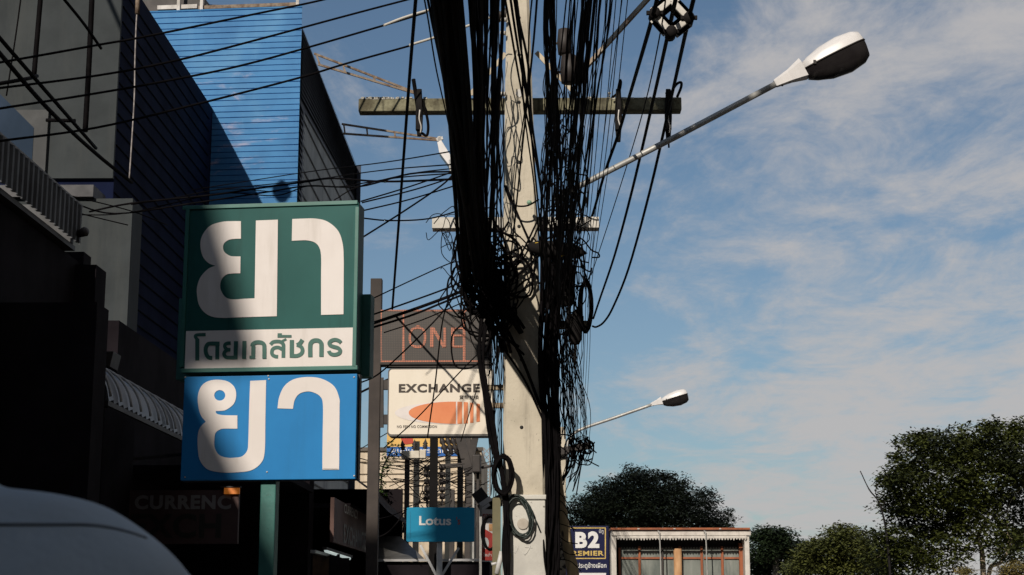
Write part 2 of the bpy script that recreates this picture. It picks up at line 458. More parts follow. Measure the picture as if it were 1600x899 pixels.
# ================================================================== near left shophouses (deep shade)
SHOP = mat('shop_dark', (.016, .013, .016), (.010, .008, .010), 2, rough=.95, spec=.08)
ns = thing('shophouse', 'dark shaded shophouse front at the left under a corrugated canopy', 'building', (-7, 3, 0))
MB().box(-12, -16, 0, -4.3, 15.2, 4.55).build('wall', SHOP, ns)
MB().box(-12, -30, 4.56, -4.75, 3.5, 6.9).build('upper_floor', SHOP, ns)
g = MB()
for k in range(9): g.box(-4.3, 8.9 + k * .72, .13, -4.24, 9.0 + k * .72, 3.1)
g.build('shutter', SHOP, ns)
for k in range(3): MB().box(-4.3, 8.4 + k * 3.1, .13, -4.1, 8.75 + k * 3.1, 4.5).build('pilaster', SHOP, ns)
MB().box(-4.3, 12.4, 0, -3.46, 12.75, 3.72).build('pilaster', SHOP, ns)
g = MB()
for (px, py, w, h, Y) in ((128, 430, 26, 55, 15.0), (142, 482, 24, 60, 15.4), (146, 540, 20, 70, 15.4), (150, 575, 18, 60, 15.5)):
    x0, z0, x1, z1 = rect(px - 60, py - h / 2, px + w / 2, py + h / 2, Y); g.box(x0, Y - .25, z0, x1, Y, z1)
g.build('cornice', SHOP, ns)
MB().box(-5.5, 15.21, 0, -4.12, 16.4, at(140, 590, 15.3).z + .02).build('side_bay', SHOP, ns)
# corrugated fascia of the canopy
cp = thing('corrugated_canopy', 'canopy fascia of grey vertical corrugated sheet high on the left', 'canopy', (-4.25, 12, 4.6))
CORR = mat('corrugated_grey', (.11, .115, .12), (.06, .06, .063), 3, rough=.7, streak=((.05, .05, .055), .7, 6))
g = MB(); y = 8.0; vs = []; i = 0
while y < 14.36:
    vs += [V((-4.2 + (.025 if i % 4 in (1, 2) else 0), y, 4.63 if True else 0)), V((-4.2 + (.025 if i % 4 in (1, 2) else 0), y, 4.99))]
    y += .045 if i % 2 else .02; i += 1
g.add(vs, [(2 * k, 2 * k + 2, 2 * k + 3, 2 * k + 1) for k in range(len(vs) // 2 - 1)])
g.build('fascia', CORR, cp, recalc=False)
MB().bar((-4.215, 8, 5.0), (-4.215, 14.36, 5.0), .06, .02).build('top_rail', mat('pale_edge', (.3, .3, .3), (.15, .15, .15), 14), cp)
MB().box(-6.5, 8, 4.575, -4.235, 14.35, 4.62).build('canopy_sheet', DKSTEEL, cp)
MB().box(-6.5, 14.2, 4.63, -4.24, 14.3, 4.98).build('end_panel', CORR, cp)
tag(MB().tube([at(104, 372, 14.3), at(118, 368, 14.25), at(130, 362, 14.2)], .02).lathe(at(122, 366, 14.2), (1, -.3, .25), [(0, 0), (0, .035), (.08, .045), (.1, .03), (.1, 0)], 10).build('spot_lamp', DKSTEEL), 'small dark spot lamp poking out below the corrugated fascia', 'lamp')
# bracket clutter on the left facade
for (x, y_, w, h, nm, lb) in ((161, 492, 10, 14, 'meter_box', 'small dark meter box on the edge of the shaded facade'), (170, 566, 30, 24, 'speaker_box', 'dark slanted speaker box above the ribbed awning')):
    x0, z0, x1, z1 = rect(x - w / 2, y_ - h / 2, x + w / 2, y_ + h / 2, 15.6)
    g = MB().prism([(x0, 15.4, z0 + .02), (x1 - .03, 15.4, z0), (x1, 15.4, z1), (x0, 15.4, z1)], (0, .3, 0)).bar((x0 - .1, 15.5, (z0 + z1) / 2), (x0, 15.5, (z0 + z1) / 2), .03)
    tag(g.build(nm, DKSTEEL, bevel=.006), lb, 'box')
# curved ribbed awning over the pavement
aw = thing('curved_awning', 'curved grey ribbed awning left of the pharmacy sign', 'awning', (-3.7, 15, 0))
AWN = mat('awning_polycarbonate', (.19, .205, .23), (.13, .14, .16), 3, rough=.35, streak=((.08, .085, .1), .6, 5))
ax = lambda s: (-3.86 + .36 * math.sin(s * 1.45), 2.98 + .40 * math.cos(s * 1.45))
ya, yb = 13.0, 17.2
g = MB(); N = 52; vs = []
for i in range(N + 1):
    y = ya + (yb - ya) * i / N; bmp = .012 * math.cos(i * math.pi)
    for j in range(9):
        x, z = ax(j / 8); vs.append((x + bmp * .6, y, z + bmp))
g.add(vs, [(i * 9 + j, (i + 1) * 9 + j, (i + 1) * 9 + j + 1, i * 9 + j + 1) for i in range(N) for j in range(8)], True)
g.build('sheet', AWN, aw, recalc=False)
PALEM = mat('awning_rib_metal', (.42, .42, .42), (.3, .3, .3), 8, rough=.5)
for k in range(13):
    y = ya + .02 + (yb - ya - .04) * k / 12
    MB().tube([V((x + .02, y, z + .022)) for x, z in (ax(j / 10) for j in range(11))], .012, 5).build('rib', PALEM, aw)
MB().bar((-3.51, ya, 2.995), (-3.51, yb, 2.995), .03, .04).build('front_rail', DKSTEEL, aw)
for y in (ya + .1, yb - .1): MB().bar((-4.4, y, 2.9), (-3.52, y, 2.98), .03).build('bracket', DKSTEEL, aw)

# dark shop volumes below / behind the signs
sh2 = thing('exchange_shop', 'unlit money exchange shop front in deep shade behind the pharmacy sign', 'building', (-4, 18, 0))
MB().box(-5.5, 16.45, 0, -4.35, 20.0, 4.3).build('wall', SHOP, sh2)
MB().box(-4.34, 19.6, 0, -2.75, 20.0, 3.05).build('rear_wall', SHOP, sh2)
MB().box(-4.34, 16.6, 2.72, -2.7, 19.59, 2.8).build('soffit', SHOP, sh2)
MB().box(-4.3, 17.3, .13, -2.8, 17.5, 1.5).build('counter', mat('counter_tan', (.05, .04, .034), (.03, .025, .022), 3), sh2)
ROOFK = mat('dark_awning', (.014, .011, .013), (.009, .007, .009), 3, rough=.9, spec=.1)  # near-black tone, faintly mottled
aw2 = thing('shop_awning', 'black ragged shop awning sloping to the street below the blue sign', 'awning', (-2.9, 22, 2.5))
g = MB(); N = 14; vs = []
for i in range(N + 1):
    s = i / N; xx = -3.75 + s * 1.9; zz = 3.62 - .18 * s - .9 * s ** 2.2
    for y in (20.4, 25.0): vs.append((xx, y, zz + R.uniform(-.025, .025)))
g.add(vs, [(2 * i, 2 * i + 1, 2 * i + 3, 2 * i + 2) for i in range(N)])
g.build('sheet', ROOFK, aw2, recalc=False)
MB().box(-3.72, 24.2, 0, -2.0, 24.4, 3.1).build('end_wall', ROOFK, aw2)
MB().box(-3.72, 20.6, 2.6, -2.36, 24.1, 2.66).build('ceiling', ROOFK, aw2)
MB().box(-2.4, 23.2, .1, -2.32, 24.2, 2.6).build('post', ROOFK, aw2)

# the street goes on behind the camera: taller rows on both sides shade it
ROWM = mat('row_render', (.16, .15, .14), (.10, .095, .09), .8, rough=.9)
for (x0, x1, y0, y1, h, lb) in ((-22, -8, -58, -3, 13.25, 'tall left row of shophouses behind the camera'), (11.5, 26, -60, 27, 24, 'right row of shophouses across the road beside the camera'), (-90, 70, -100, -78, 48, 'tall block closing the street far behind the camera')):
    r_ = thing('shophouse_row', lb, 'building', ((x0 + x1) / 2, (y0 + y1) / 2, 0))
    MB().box(x0, y0, 0, x1, y1, h).build('wall', ROWM, r_)
    g = MB()
    for fl_ in range(int(h // 3.4)):
        for q in range(int((y1 - y0) // 4)):
            xs_ = x1 if x0 < 0 else x0; g.box(xs_ - .03, y0 + 1 + q * 4, 1 + fl_ * 3.4, xs_ + .03, y0 + 3 + q * 4, 2.8 + fl_ * 3.4)
    g.build('window', DKSTEEL, r_)['kind'] = 'stuff'
bl = thing('shadow_board', 'unseen board added on the left row behind the camera to shade the green sign', 'shadow caster', (-9, -6, 13))  # added out of view; its slanted edge shadows the green sign
MB().prism([(-11, -6, 13.3), (-7.52, -6, 13.3), (-7.98, -6, 14.75), (-11, -6, 14.9)], (0, .1, 0)).build('board', ROWM, bl)
for x_ in (-10, -8.5): MB().bar((x_, -6.1, 12.95), (x_, -6.1, 14), .1).build('leg', DKSTEEL, bl)
bt = thing('shadow_box', 'unseen box on a leg added behind the camera to shade the turquoise sign', 'tank', (-7.5, 0, 12))  # added out of view to shade the right part of the turquoise sign
MB().box(-7.86, -.3, 13.8, -6.9, .3, 15.2).build('tank', ROWM, bt, bevel=.05)
MB().bar((-7.5, 0, 4.5), (-7.5, 0, 13.8), .12).build('leg', DKSTEEL, bt)
cn = thing('shade_sheet', 'unseen flat sheet added overhead beside the camera to shade the person', 'canopy', (-3, -4, 4.2))  # added out of view so that the person stands in shade
MB().box(-4.28, -4.0, 4.2, -1.4, -1.9, 4.27).build('sheet', DKSTEEL, cn)
for y_ in (-3.9, -3.0, -2.0): MB().bar((-4.25, y_, 5.2), (-1.5, y_, 4.28), .04).build('stay', DKSTEEL, cn)

# ------------------------------------------------ money exchange boards
BRD = mat('maroon_board', (.055, .026, .024), (.042, .02, .019), 2, rough=.7)
s1 = thing('exchange_board', 'maroon board reading CURRENCY EXCH in deep shade under the awning', 'sign', at(290, 850, 16.3))
p1 = Plane(290, 800, 16.3, rad(-2))
g = MB(); slab(g, p1, 200, 766, 372, 850, 0, -.06); g.build('board', BRD, s1)
PALEL = mat('dim_lettering', (.20, .185, .18), (.16, .15, .145), 4)
letters('lettering', 'CURRENC', p1, 211, 774, 361, 796, PALEL, s1, .004, .045, 1.12)
letters('lettering', 'EXCH', p1, 205, 803, 345, 841, INK, s1, .004, .03, 1.05)
og = emit('orange_panel_light', (.55, .16, .02), .35)
s1b = thing('lit_panel', 'small glowing orange panel at the upper corner of the maroon board', 'lamp', at(358, 773, 16.2))
p1b = Plane(358, 770, 16.24, 0); g = MB(); slab(g, p1b, 350, 762.5, 374, 772, 0, -.03); g.build('glow_panel', og, s1b)
g = MB(); slab(g, p1b, 344, 760, 376, 762, .01, -.04); g.build('hood', DKSTEEL, s1b)
s2 = thing('exchange_board', 'narrow maroon CURRENCY EXCHANGE board hung along the street under the black awning', 'sign', (-2.35, 21, 2.1))
MB().box(-2.4, 18.9, 2.1, -2.355, 23.0, 2.62).build('board', mat('brown_board', (.10, .05, .04), (.075, .037, .03), 2), s2)
class SideP(Plane):
    def __init__(s, x): s.o = V((x, 19, 2)); s.U = V((0, 1, 0)); s.n = V((1, 0, 0))
p2 = SideP(-2.35)
letters('lettering', 'CURRENCY', p2, 538, 787, 559, 812, mat('board_white', (.6, .57, .52), rough=.6), s2, .003, .015)
letters('lettering', 'EXCHANGE', p2, 537, 818, 571, 860, INK, s2, .003, .02)
tl = emit('fluorescent_tube', (.62, .72, .70), .75)
fl = thing('tube_light', 'lit fluorescent tube fitting below the narrow maroon board', 'lamp', at(528, 870, 20))
MB().tube([at(509, 861, 18.6), at(546, 873, 20.6)], .02, 8).build('tube', tl, fl)
MB().bar(at(507, 857, 18.5), at(548, 870, 20.7), .05, .03).build('fitting', DKSTEEL, fl)
fl2 = thing('tube_light', 'unlit grey tube fitting left of the lit fluorescent tube', 'lamp', at(505, 870, 19.4))
MB().bar(at(489, 862, 18.6), at(526, 872, 20.2), .06, .035).build('fitting', GALV, fl2)
sc_ = thing('shop_window', 'dim brownish shop window below the tube lights', 'window', at(505, 899, 19.5))
pw = Plane(505, 885, 19.4); g = MB(); slab(g, pw, 488, 868, 514, 940, 0, -.02); g.build('pane', mat('shop_glass', (.12, .075, .05), (.03, .025, .022), 3.5, rough=.2), sc_)
g = MB(); slab(g, pw, 485, 864, 488, 940, .01, -.03); slab(g, pw, 514, 866, 530, 940, .01, -.03); slab(g, pw, 530, 872, 545, 940, 0, -.02); g.build('frame', SHOP, sc_)

# ================================================================== pharmacy sign
YS = 11.0; A = rad(-6.3)
ph = thing('pharmacy_sign', 'big pharmacy sign with white Thai letters on a green light box above a blue panel', 'sign', V((at(417, 899, YS).x, YS + .12, 0)))
pS = Plane(420, 450, YS, A)
g = MB(); slab(g, pS, 287.5, 320.5, 558, 579, 0, -.19); g.build('green_box', GREEN, ph, bevel=.006)
g = MB()                                                # raised frame round the box
for q in ((286, 318, 559, 324), (283, 574, 559, 580.5), (286, 324, 292, 574), (553, 324, 559, 574)): slab(g, pS, *q, .012, -.012)
g.build('frame', mat('frame_green', (.025, .15, .125), (.02, .12, .1), 4, rough=.45), ph, bevel=.003)
ps2 = Plane(420, 520, YS + .2, A)
g = MB(); slab(g, ps2, 275, 462, 577, 590, -.03, -.16); g.build('rear_box', GREENP, ph, bevel=.005)
g = MB(); slab(g, pS, 290, 515, 553.5, 575.5, .004, -.002); g.build('white_strip', SIGNW, ph)
g = MB(); slab(g, pS, 286, 587, 557, 750, .012, -.035); g.build('blue_panel', SIGNB, ph, bevel=.004)
g = MB(); slab(g, pS, 286, 586, 559, 751, -.037, -.10); g.build('panel_back', DKSTEEL, ph)
zo = lambda z, ox, oy: (lambda x, y: (ox + x / z, oy + y / z))
tg = zo(2.997, 260, 300); tb = zo(2.653, 260, 560)
YA1 = [(350, 138, 1), (310, 138), (262, 141), (205, 160), (170, 203), (160, 248), (170, 300), (197, 333), (230, 347, 1), (197, 361), (162, 398), (146, 440), (144, 478),
       (153, 528), (178, 564), (215, 585), (270, 591), (340, 588), (518, 583, 1), (523, 131, 1), (420, 135, 1), (414, 499, 1), (370, 501), (310, 504), (278, 494), (258, 466), (253, 438),
       (261, 408), (283, 388), (312, 383), (347, 382, 1), (348, 303, 1), (320, 303), (298, 300), (274, 284), (266, 262), (272, 241), (292, 226), (320, 221), (350, 220, 1)]
YA2 = [(590, 128, 1), (640, 126), (700, 126), (755, 140), (804, 182), (826, 242), (831, 310), (831, 400), (830, 574, 1), (725, 577, 1), (725, 400), (725, 300), (715, 258), (692, 236), (658, 228), (630, 228), (588, 230, 1)]
g = MB()
for o in (YA1, YA2): flat(g, pS, [tg(*p) for p in outline(o)], .005)
g.build('lettering', SIGNW, ph)
B1 = [(213, 90), (258, 98), (285, 122), (292, 155), (282, 190), (250, 215), (222, 220, 1), (207, 220, 1), (212, 231), (240, 237), (297, 238, 1), (297, 293, 1), (240, 293), (222, 298), (207, 310), (202, 335), (203, 372), (222, 402), (255, 413), (283, 413),
      (315, 408), (337, 385), (342, 345), (346, 200), (350, 95, 1), (416, 92, 1), (413, 250), (410, 390), (393, 437), (352, 466), (290, 474), (232, 474), (175, 462), (144, 428), (134, 385), (133, 322), (143, 288), (166, 264, 1), (147, 240), (136, 205), (133, 160), (146, 120), (172, 98)]
B2 = [(463, 209, 1), (470, 162), (492, 116), (532, 88), (590, 79), (648, 87), (698, 118), (719, 168), (720, 205), (719, 330), (718, 452), (712, 458), (655, 458), (649, 452), (650, 320), (651, 195), (640, 160), (612, 143), (585, 139), (553, 149), (534, 175), (527, 211, 1)]
hole = [(224 + 23 * math.cos(k * math.pi / 10), 155 + 22 * math.sin(k * math.pi / 10)) for k in range(20)]
o1 = outline(B1); i0 = min(range(len(o1)), key=lambda i: (o1[i][0] - 213) ** 2 + (o1[i][1] - 90) ** 2)
hk = min(range(20), key=lambda i: hole[i][1])
hr = [hole[(hk + k) % 20] for k in range(21)]
if sum((hr[i][0] * hr[i - 1][1] - hr[i - 1][0] * hr[i][1]) for i in range(20)) * sum((o1[i][0] * o1[i - 1][1] - o1[i - 1][0] * o1[i][1]) for i in range(len(o1))) > 0: hr = hr[::-1]
sl = [(x + .02, y) for x, y in hr]; sl[-1] = (hr[-1][0] - .02, hr[-1][1])
o1 = o1[:i0] + [(o1[i0][0] - .02, o1[i0][1])] + sl[::-1][::-1] + [(o1[i0][0] + .02, o1[i0][1])] + o1[i0 + 1:]
g = MB(); flat(g, pS, [tb(*p) for p in o1], .016); flat(g, pS, [tb(*p) for p in outline(B2)], .016)
g.build('lettering', SIGNW, ph)
ta = zo(11.236, 280, 500); tc_ = zo(11.236, 410, 500)
TG = mat('letter_green', (.022, .12, .095), (.018, .10, .08), 3, rough=.5)
L1 = [([(322, 335), (322, 715)], 72), ([(470, 262), (350, 264), (302, 274), (290, 300), (322, 350)], 58),
      ([(585, 672), (535, 668), (497, 635), (473, 570), (473, 500), (500, 440), (550, 420), (715, 420)], 72), ([(675, 386), (673, 696)], 70),
      ([(910, 412), (850, 416), (810, 442), (812, 490), (850, 522), (905, 527)], 62), ([(900, 530), (850, 532), (805, 568), (795, 615), (825, 655), (880, 665), (1025, 664)], 64), ([(1003, 378), (995, 694)], 72),
      ([(1152, 374), (1144, 690)], 72), ([(1308, 462), (1304, 685)], 70), ([(1240, 660), (1338, 660)], 55), ([(1290, 470), (1298, 432), (1350, 400), (1425, 398), (1478, 420), (1500, 470), (1500, 685)], 70)]
L2 = [([(145, 440), (190, 395), (255, 383), (320, 390), (368, 430), (374, 500), (372, 670)], 66), ([(280, 650), (230, 645), (185, 620), (170, 575), (185, 520), (230, 492), (290, 490), (350, 520)], 64), ([(350, 378), (425, 340)], 42),
      ([(309, 238), (309, 315)], 74), ([(270, 291), (515, 291)], 46), ([(522, 356), (520, 665)], 74), ([(490, 634), (610, 634), (680, 602), (708, 555), (700, 500), (665, 462), (610, 440)], 66), ([(612, 450), (665, 415), (708, 352)], 72),
      ([(845, 655), (845, 460), (862, 402), (910, 368), (985, 368), (1032, 405), (1042, 460), (1040, 650)], 76), ([(1385, 405), (1345, 370), (1280, 352), (1215, 370), (1180, 410), (1195, 450), (1255, 475), (1330, 497), (1370, 540), (1350, 590), (1280, 614), (1215, 604), (1180, 572), (1172, 548)], 66)]
g = MB(); strokes(g, pS, L1, ta, .006); strokes(g, pS, L2, tc_, .006); g.build('lettering', TG, ph)
g = MB()
for q in ((290.5, 590), (420, 588), (421, 593), (418, 738), (554, 590), (554, 744), (290, 746)):
    c = pS.pt(*pS.uv(*q), .013); g.lathe(c, pS.n, [(0, .006), (.003, .006), (.004, 0)], 8)
g.build('bolt', WHT, ph)
g = MB(); slab(g, pS, 405, 750, 428.5, 960, -.03, -.12)
u0, vt = pS.uv(405, 745); u1, _ = pS.uv(428.5, 760)
g = MB().prism([pS.pt(u0, -pS.o.z, -.04), pS.pt(u1, -pS.o.z, -.04), pS.pt(u1, vt, -.04), pS.pt(u0, vt, -.04)], pS.n * -.10)
g.build('post', GREENP, ph, bevel=.008)

# ================================================================== exchange sign with LED board
YE = 15.0
ex = thing('exchange_sign', 'cream EXCHANGE light box and brown LED board on a dark steel post', 'sign', V((at(584, 899, YE).x, YE, 0)))
pE = Plane(680, 600, YE, rad(-1))
x0, z0, x1, z1 = rect(575, 435, 593, 899, YE)
MB().box(x0, YE, 0, x1, YE + .10, at(584, 435, YE).z).build('post', mat('dark_post', (.055, .042, .036), (.035, .027, .024), 3, rough=.7, streak=((.02, .016, .014), .6, 6)), ex, bevel=.006)
LEDM = mat('led_face', (.030, .026, .023), (.025, .021, .019), 3, rough=.5)
t = NT(LEDM.node_tree); bs = t.n['Principled BSDF']; gg = t.new('ShaderNodeNewGeometry'); sp = t.new('ShaderNodeSeparateXYZ'); t.l.new(gg.outputs['Position'], sp.inputs[0])
def dotgrid(t, sp, pitch, w):
    a_ = t.math('FRACT', t.math('MULTIPLY', sp.outputs[0], 1 / pitch)); b__ = t.math('FRACT', t.math('MULTIPLY', sp.outputs[2], 1 / pitch))
    return t.math('MULTIPLY', t.math('LESS_THAN', t.math('ABSOLUTE', t.math('SUBTRACT', a_, .5)), w), t.math('LESS_THAN', t.math('ABSOLUTE', t.math('SUBTRACT', b__, .5)), w))
src = bs.inputs['Base Color'].links[0].from_socket
t.l.new(t.mix(dotgrid(t, sp, .0165, .27), src, (.065, .048, .038)), bs.inputs['Base Color'])
LEDO = mat('led_orange', (.68, .21, .10), (.5, .15, .075), 30, rough=.5)
t = NT(LEDO.node_tree); bs = t.n['Principled BSDF']; gg = t.new('ShaderNodeNewGeometry'); sp = t.new('ShaderNodeSeparateXYZ'); t.l.new(gg.outputs['Position'], sp.inputs[0])
src = bs.inputs['Base Color'].links[0].from_socket
t.l.new(t.mix(dotgrid(t, sp, .0165, .36), (.09, .05, .04), src), bs.inputs['Base Color'])
g = MB(); slab(g, pE, 593.5, 484, 768, 570, .01, -.16); g.build('led_board', DKSTEEL, ex, bevel=.004)
g = MB(); slab(g, pE, 595, 486, 766, 567.5, .014, .006); g.build('led_face', LEDM, ex)
g = MB()
zl_ = zo(9.412, 595, 480)
for q in ((3, 46, 1520, 66), (3, 790, 1520, 812), (3, 66, 18, 790)): flat_rect(g, pE, *zl_(q[0], q[1]), *zl_(q[2], q[3]), .017)
for q in ((318, 66, 352, 790), (1205, 66, 1245, 790)): flat_rect(g, pE, *zl_(q[0], q[1]), *zl_(q[2], q[3]), .0175)
g.build('led_border', LEDO, ex)
g = MB()
strokes(g, pE, [([(545, 305), (470, 330), (435, 400), (432, 500), (470, 570), (545, 590), (620, 570), (650, 500), (650, 400), (620, 330), (545, 305)], 34), ([(525, 280), (570, 280)], 16),
                ([(752, 300), (752, 595)], 52), ([(765, 310), (930, 590)], 44), ([(942, 305), (942, 595)], 40),
                ([(1060, 305), (1060, 595)], 46), ([(1080, 318), (1210, 318)], 26), ([(1080, 425), (1210, 425)], 26), ([(1080, 585), (1210, 585)], 26)], zl_, .0185)
g.build('led_lettering', LEDO, ex)
# rounded light box
def rounded(pl, x0, y0, x1, y1, r, off):
    u0, v1 = pl.uv(x0, y0); u1, v0 = pl.uv(x1, y1); out = []
    for cx, cy, a0 in ((u1 - r, v1 - r, 0), (u0 + r, v1 - r, 90), (u0 + r, v0 + r, 180), (u1 - r, v0 + r, 270)):
        out += [pl.pt(cx + r * math.cos(rad(a0 + k * 15)), cy + r * math.sin(rad(a0 + k * 15)), off) for k in range(7)]
    return out
MB().prism(rounded(pE, 607, 576.5, 771, 682, .035, .03), pE.n * -.2).build('box_casing', mat('casing_grey', (.10, .095, .09), (.07, .066, .062), 4, rough=.5), ex)
MB().prism(rounded(pE, 609, 578.5, 769, 679, .028, .034), pE.n * -.006).build('box_face', CREAM, ex)
ze = zo(8.565, 600, 575)
g = MB(); flat(g, pE, [ze(150 + 850 - 850 * math.cos(k * math.pi / 36) if k < 37 else 0, 610 + 155 * math.sin(k * math.pi / 36)) for k in range(0, 19)] + [ze(150 + 850 - 850 * math.cos(k * math.pi / 36), 610 - 155 * math.sin(k * math.pi / 36)) for k in range(18, 0, -1)], .0365)
g.build('pale_ellipse', PALEV, ex)
g = MB()
def ell(x): s = (x - 935) / 600; return 148 * math.sqrt(max(0, 1 - s * s)) if x < 935 else 148 * math.sqrt(max(0, 1 - ((x - 935) / 560) ** 2))
def band(x0, x1, n=14):
    xs = [x0 + (x1 - x0) * (k / n) ** 1.6 for k in range(n + 1)]
    flat(g, pE, [ze(x, 607 + ell(x)) for x in xs] + [ze(x, 607 - ell(x)) for x in reversed(xs) if ell(x) > 1], .039)
band(336, 966, 20); band(985, 1048, 3); band(1070, 1125, 3); band(1155, 1200, 3); band(1240, 1285, 3)
g.build('orange_ellipse', ORANGE, ex)
letters('lettering', 'EXCHANGE', pE, 623.8, 601, 750, 614, mat('brown_ink', (.035, .022, .014), rough=.5), ex, .038, .042, 1.16)
letters('lettering', '貨幣兌換', pE, 718, 618.5, 748.5, 625, mat('brown_ink', (0, 0, 0)), ex, .0382, .004)
letters('lettering', 'NO FEE / NO COMMISSION', pE, 621, 665.5, 683, 669.5, mat('brown_ink', (0, 0, 0)), ex, .0382, .008, 1.1)
g = MB()
for y_ in (601, 655): g.bar(pE.hit(590, y_) + V((0, .04, 0)), pE.hit(612, y_) + V((0, .04, 0)), .05, .09)
g.bar(pE.hit(595, 590) + V((0, .02, 0)), pE.hit(595, 668) + V((0, .02, 0)), .05, .03); g.build('bracket', DKSTEEL, ex)
MB().bar(pE.hit(603, 570.5) + V((0, .07, 0)), pE.hit(765, 572) + V((0, .07, 0)), .12, .03).build('bracket', DKSTEEL, ex)
x0, z0, x1, z1 = rect(671, 680, 683, 850, 21)
tag(MB().box(x0, 21, 0, x1, 21.12, at(677, 660, 21).z).build('steel_column', mat('black_column', (.008, .007, .007), rough=.7, spec=.1), bevel=.005), 'black steel column rising behind the turquoise sign to the cream light box', 'column')

# ================================================================== lotus sign
YL = 20.0
lo = thing('supermarket_sign', 'small turquoise Lotus sign half in shade on a white forked post', 'sign', V((at(686, 899, YL).x, YL, 0)))
pL = Plane(688, 820, YL, rad(1))
LOT = mat('turquoise_face', (.02, .25, .42), (.017, .22, .38), 2, rough=.6, spec=.12)
MB().prism(rounded(pL, 635.5, 793, 741, 846.5, .02, 0), pL.n * -.14).build('light_box', LOT, lo)
g = MB(); g.bar(pL.pt(*pL.uv(641, 800), .003), pL.pt(*pL.uv(641, 840), .003), .004, .003); g.build('edge_trim', mat('turquoise_trim', (.015, .19, .33)), lo)
letters('lettering', 'Lotus', pL, 655, 806.5, 705, 821, mat('lotus_white', (.75, .75, .73), rough=.5), lo, .004, .025)
letters('lettering', "'s", pL, 713, 808, 719, 820, mat('lotus_red', (.35, .06, .03), rough=.5), lo, .004, .01)
WST = mat('white_steel', (.6, .6, .6), (.45, .45, .45), 8, rough=.5)
MB().box(at(682, 870, YL).x, YL + .03, 0, at(690.5, 870, YL).x, YL + .09, at(686, 844, YL).z).build('post', WST, lo)
for q in ((657, 852, 682, 900), (717, 856, 690, 900)): MB().bar(at(q[0], q[1], YL + .06), at(q[2], q[3], YL + .06), .03).build('brace', WST, lo)

# ================================================================== background between sign and pole
WALLC = mat('stained_cream_wall', (.66, .56, .43), (.5, .41, .30), .9, rough=.9, bump=.25, streak=((.2, .16, .11), .7, 1.6), spots=((.3, .24, .17), 1.3, .58, .74), detail=8)
YW = 46
wl = thing('cream_building', 'sunlit stained cream building wall far behind the exchange sign', 'building', at(660, 899, YW))
x0, z0, x1, z1 = rect(470, 702, 752, 899, YW)
MB().box(x0, YW, 0, x1, YW + 6, at(600, 702, YW).z).build('wall', WALLC, wl)
MB().box(x0 - .05, YW - .08, at(600, 705, YW).z, x1 + .05, YW - .003, at(600, 699.5, YW).z).build('parapet', mat('dark_parapet', (.12, .10, .08), (.06, .05, .04), 2), wl)
g = MB()
for y_ in (722, 741, 753, 772, 786): g.bar(at(560, y_, YW - .02), at(752, y_ - 1.5, YW - .02), .02, .025)
g.build('wall_joint', mat('joint', (.2, .16, .11), rough=.9), wl)
x0, z0, x1, z1 = rect(728, 684, 770, 899, YW - 1.5)
wl2 = thing('rear_block', 'narrow pale rear block right of the cream wall with a stepped top', 'building', at(750, 899, YW - 1.5))
MB().box(x0, YW - 1.5, 0, at(741, 800, YW).x, YW + 3, at(735, 684, YW - 1.5).z).build('wall', WALLC, wl2)
MB().prism([at(741.5, 899, YW - 1.2), at(764, 899, YW - 1.2), at(764, 778, YW - 1.2), at(741.5, 752, YW - 1.2)], (0, 4, 0)).build('gable', mat('gable_grey', (.34, .33, .31), (.24, .23, .22), 2), wl2)
# shop sign on that wall
YG = 43
fs = thing('gable_sign', 'yellow and blue shop sign with white Thai letters behind the cream light box', 'sign', at(660, 714, YG))
pF = Plane(660, 700, YG)
g = MB(); slab(g, pF, 604.5, 672, 721, 713, 0, -.2); g.build('board', mat('sign_yellow', (.72, .45, .13), (.66, .40, .11), 2), fs)
g = MB(); slab(g, pF, 604.5, 698.5, 724, 713, .03, .003); g.build('blue_band', mat('band_blue', (.015, .12, .42)), fs)
g = MB(); flat(g, pF, [(626, 684), (645, 684), (646, 693), (634, 695), (628, 691)], .012); g.build('red_mark', mat('mark_red', (.5, .06, .03)), fs)
letters('lettering', 'ศูนย์บริการรถยนต์', pF, 612, 700, 716, 711, mat('band_white', (.75, .75, .75)), fs, .034, .01)
# transformer rack and poles
def pole(px0, px1, ytop, Y, m, label, name='utility_pole', taper=.85, group=None, cat='pole'):
    c0 = at((px0 + px1) / 2, 850, Y); w = (px1 - px0) / 2 * Y / F; zt = at(px0, ytop, Y).z
    return tag(MB().prism([(c0.x - w, Y - w, 0), (c0.x + w, Y - w, 0), (c0.x + w, Y + w, 0), (c0.x - w, Y + w, 0)], (0, 0, zt)).build(name, m, None, bevel=.01), label, cat, group)
pole(631, 638.5, 712, 30, DKSTEEL, 'thin black steel pole just left of the transformer rack')
pole(645, 654, 690, 32, CONC, 'pale weathered concrete pole beside the black steel pole behind the turquoise sign', 'concrete_pole')
pole(702, 710, 765, 28, DKSTEEL, 'short black stub pole rising above the turquoise sign', 'stub_pole')
pole(714, 723, 700, 33, mat('dark_pole', (.016, .014, .012), (.010, .009, .008), 3), 'dark pole right of the stub pole above the turquoise sign')  # one dark tone, faintly mottled
pole(738, 741, 728, 27, GALV, 'thin silvery pipe pole right of the turquoise sign', 'pipe_pole')
pole(744, 748.5, 728, 27, DKSTEEL, 'black pipe pole right beside the silvery pipe', 'pipe_pole')
pole(695, 703, 705, 36, CONC, 'sunlit concrete pole directly behind the insulator rack', 'concrete_pole')
tr = thing('transformer', 'cream transformer box with black bushings on a pole rack', 'transformer', at(645, 718, 29.6))
pT = Plane(640, 712, 29.6)
g = MB(); slab(g, pT, 627, 704.5, 655, 716, 0, -.3); g.build('tank', mat('tank_cream', (.66, .62, .52), (.55, .5, .42), 5, rough=.6), tr, bevel=.01)
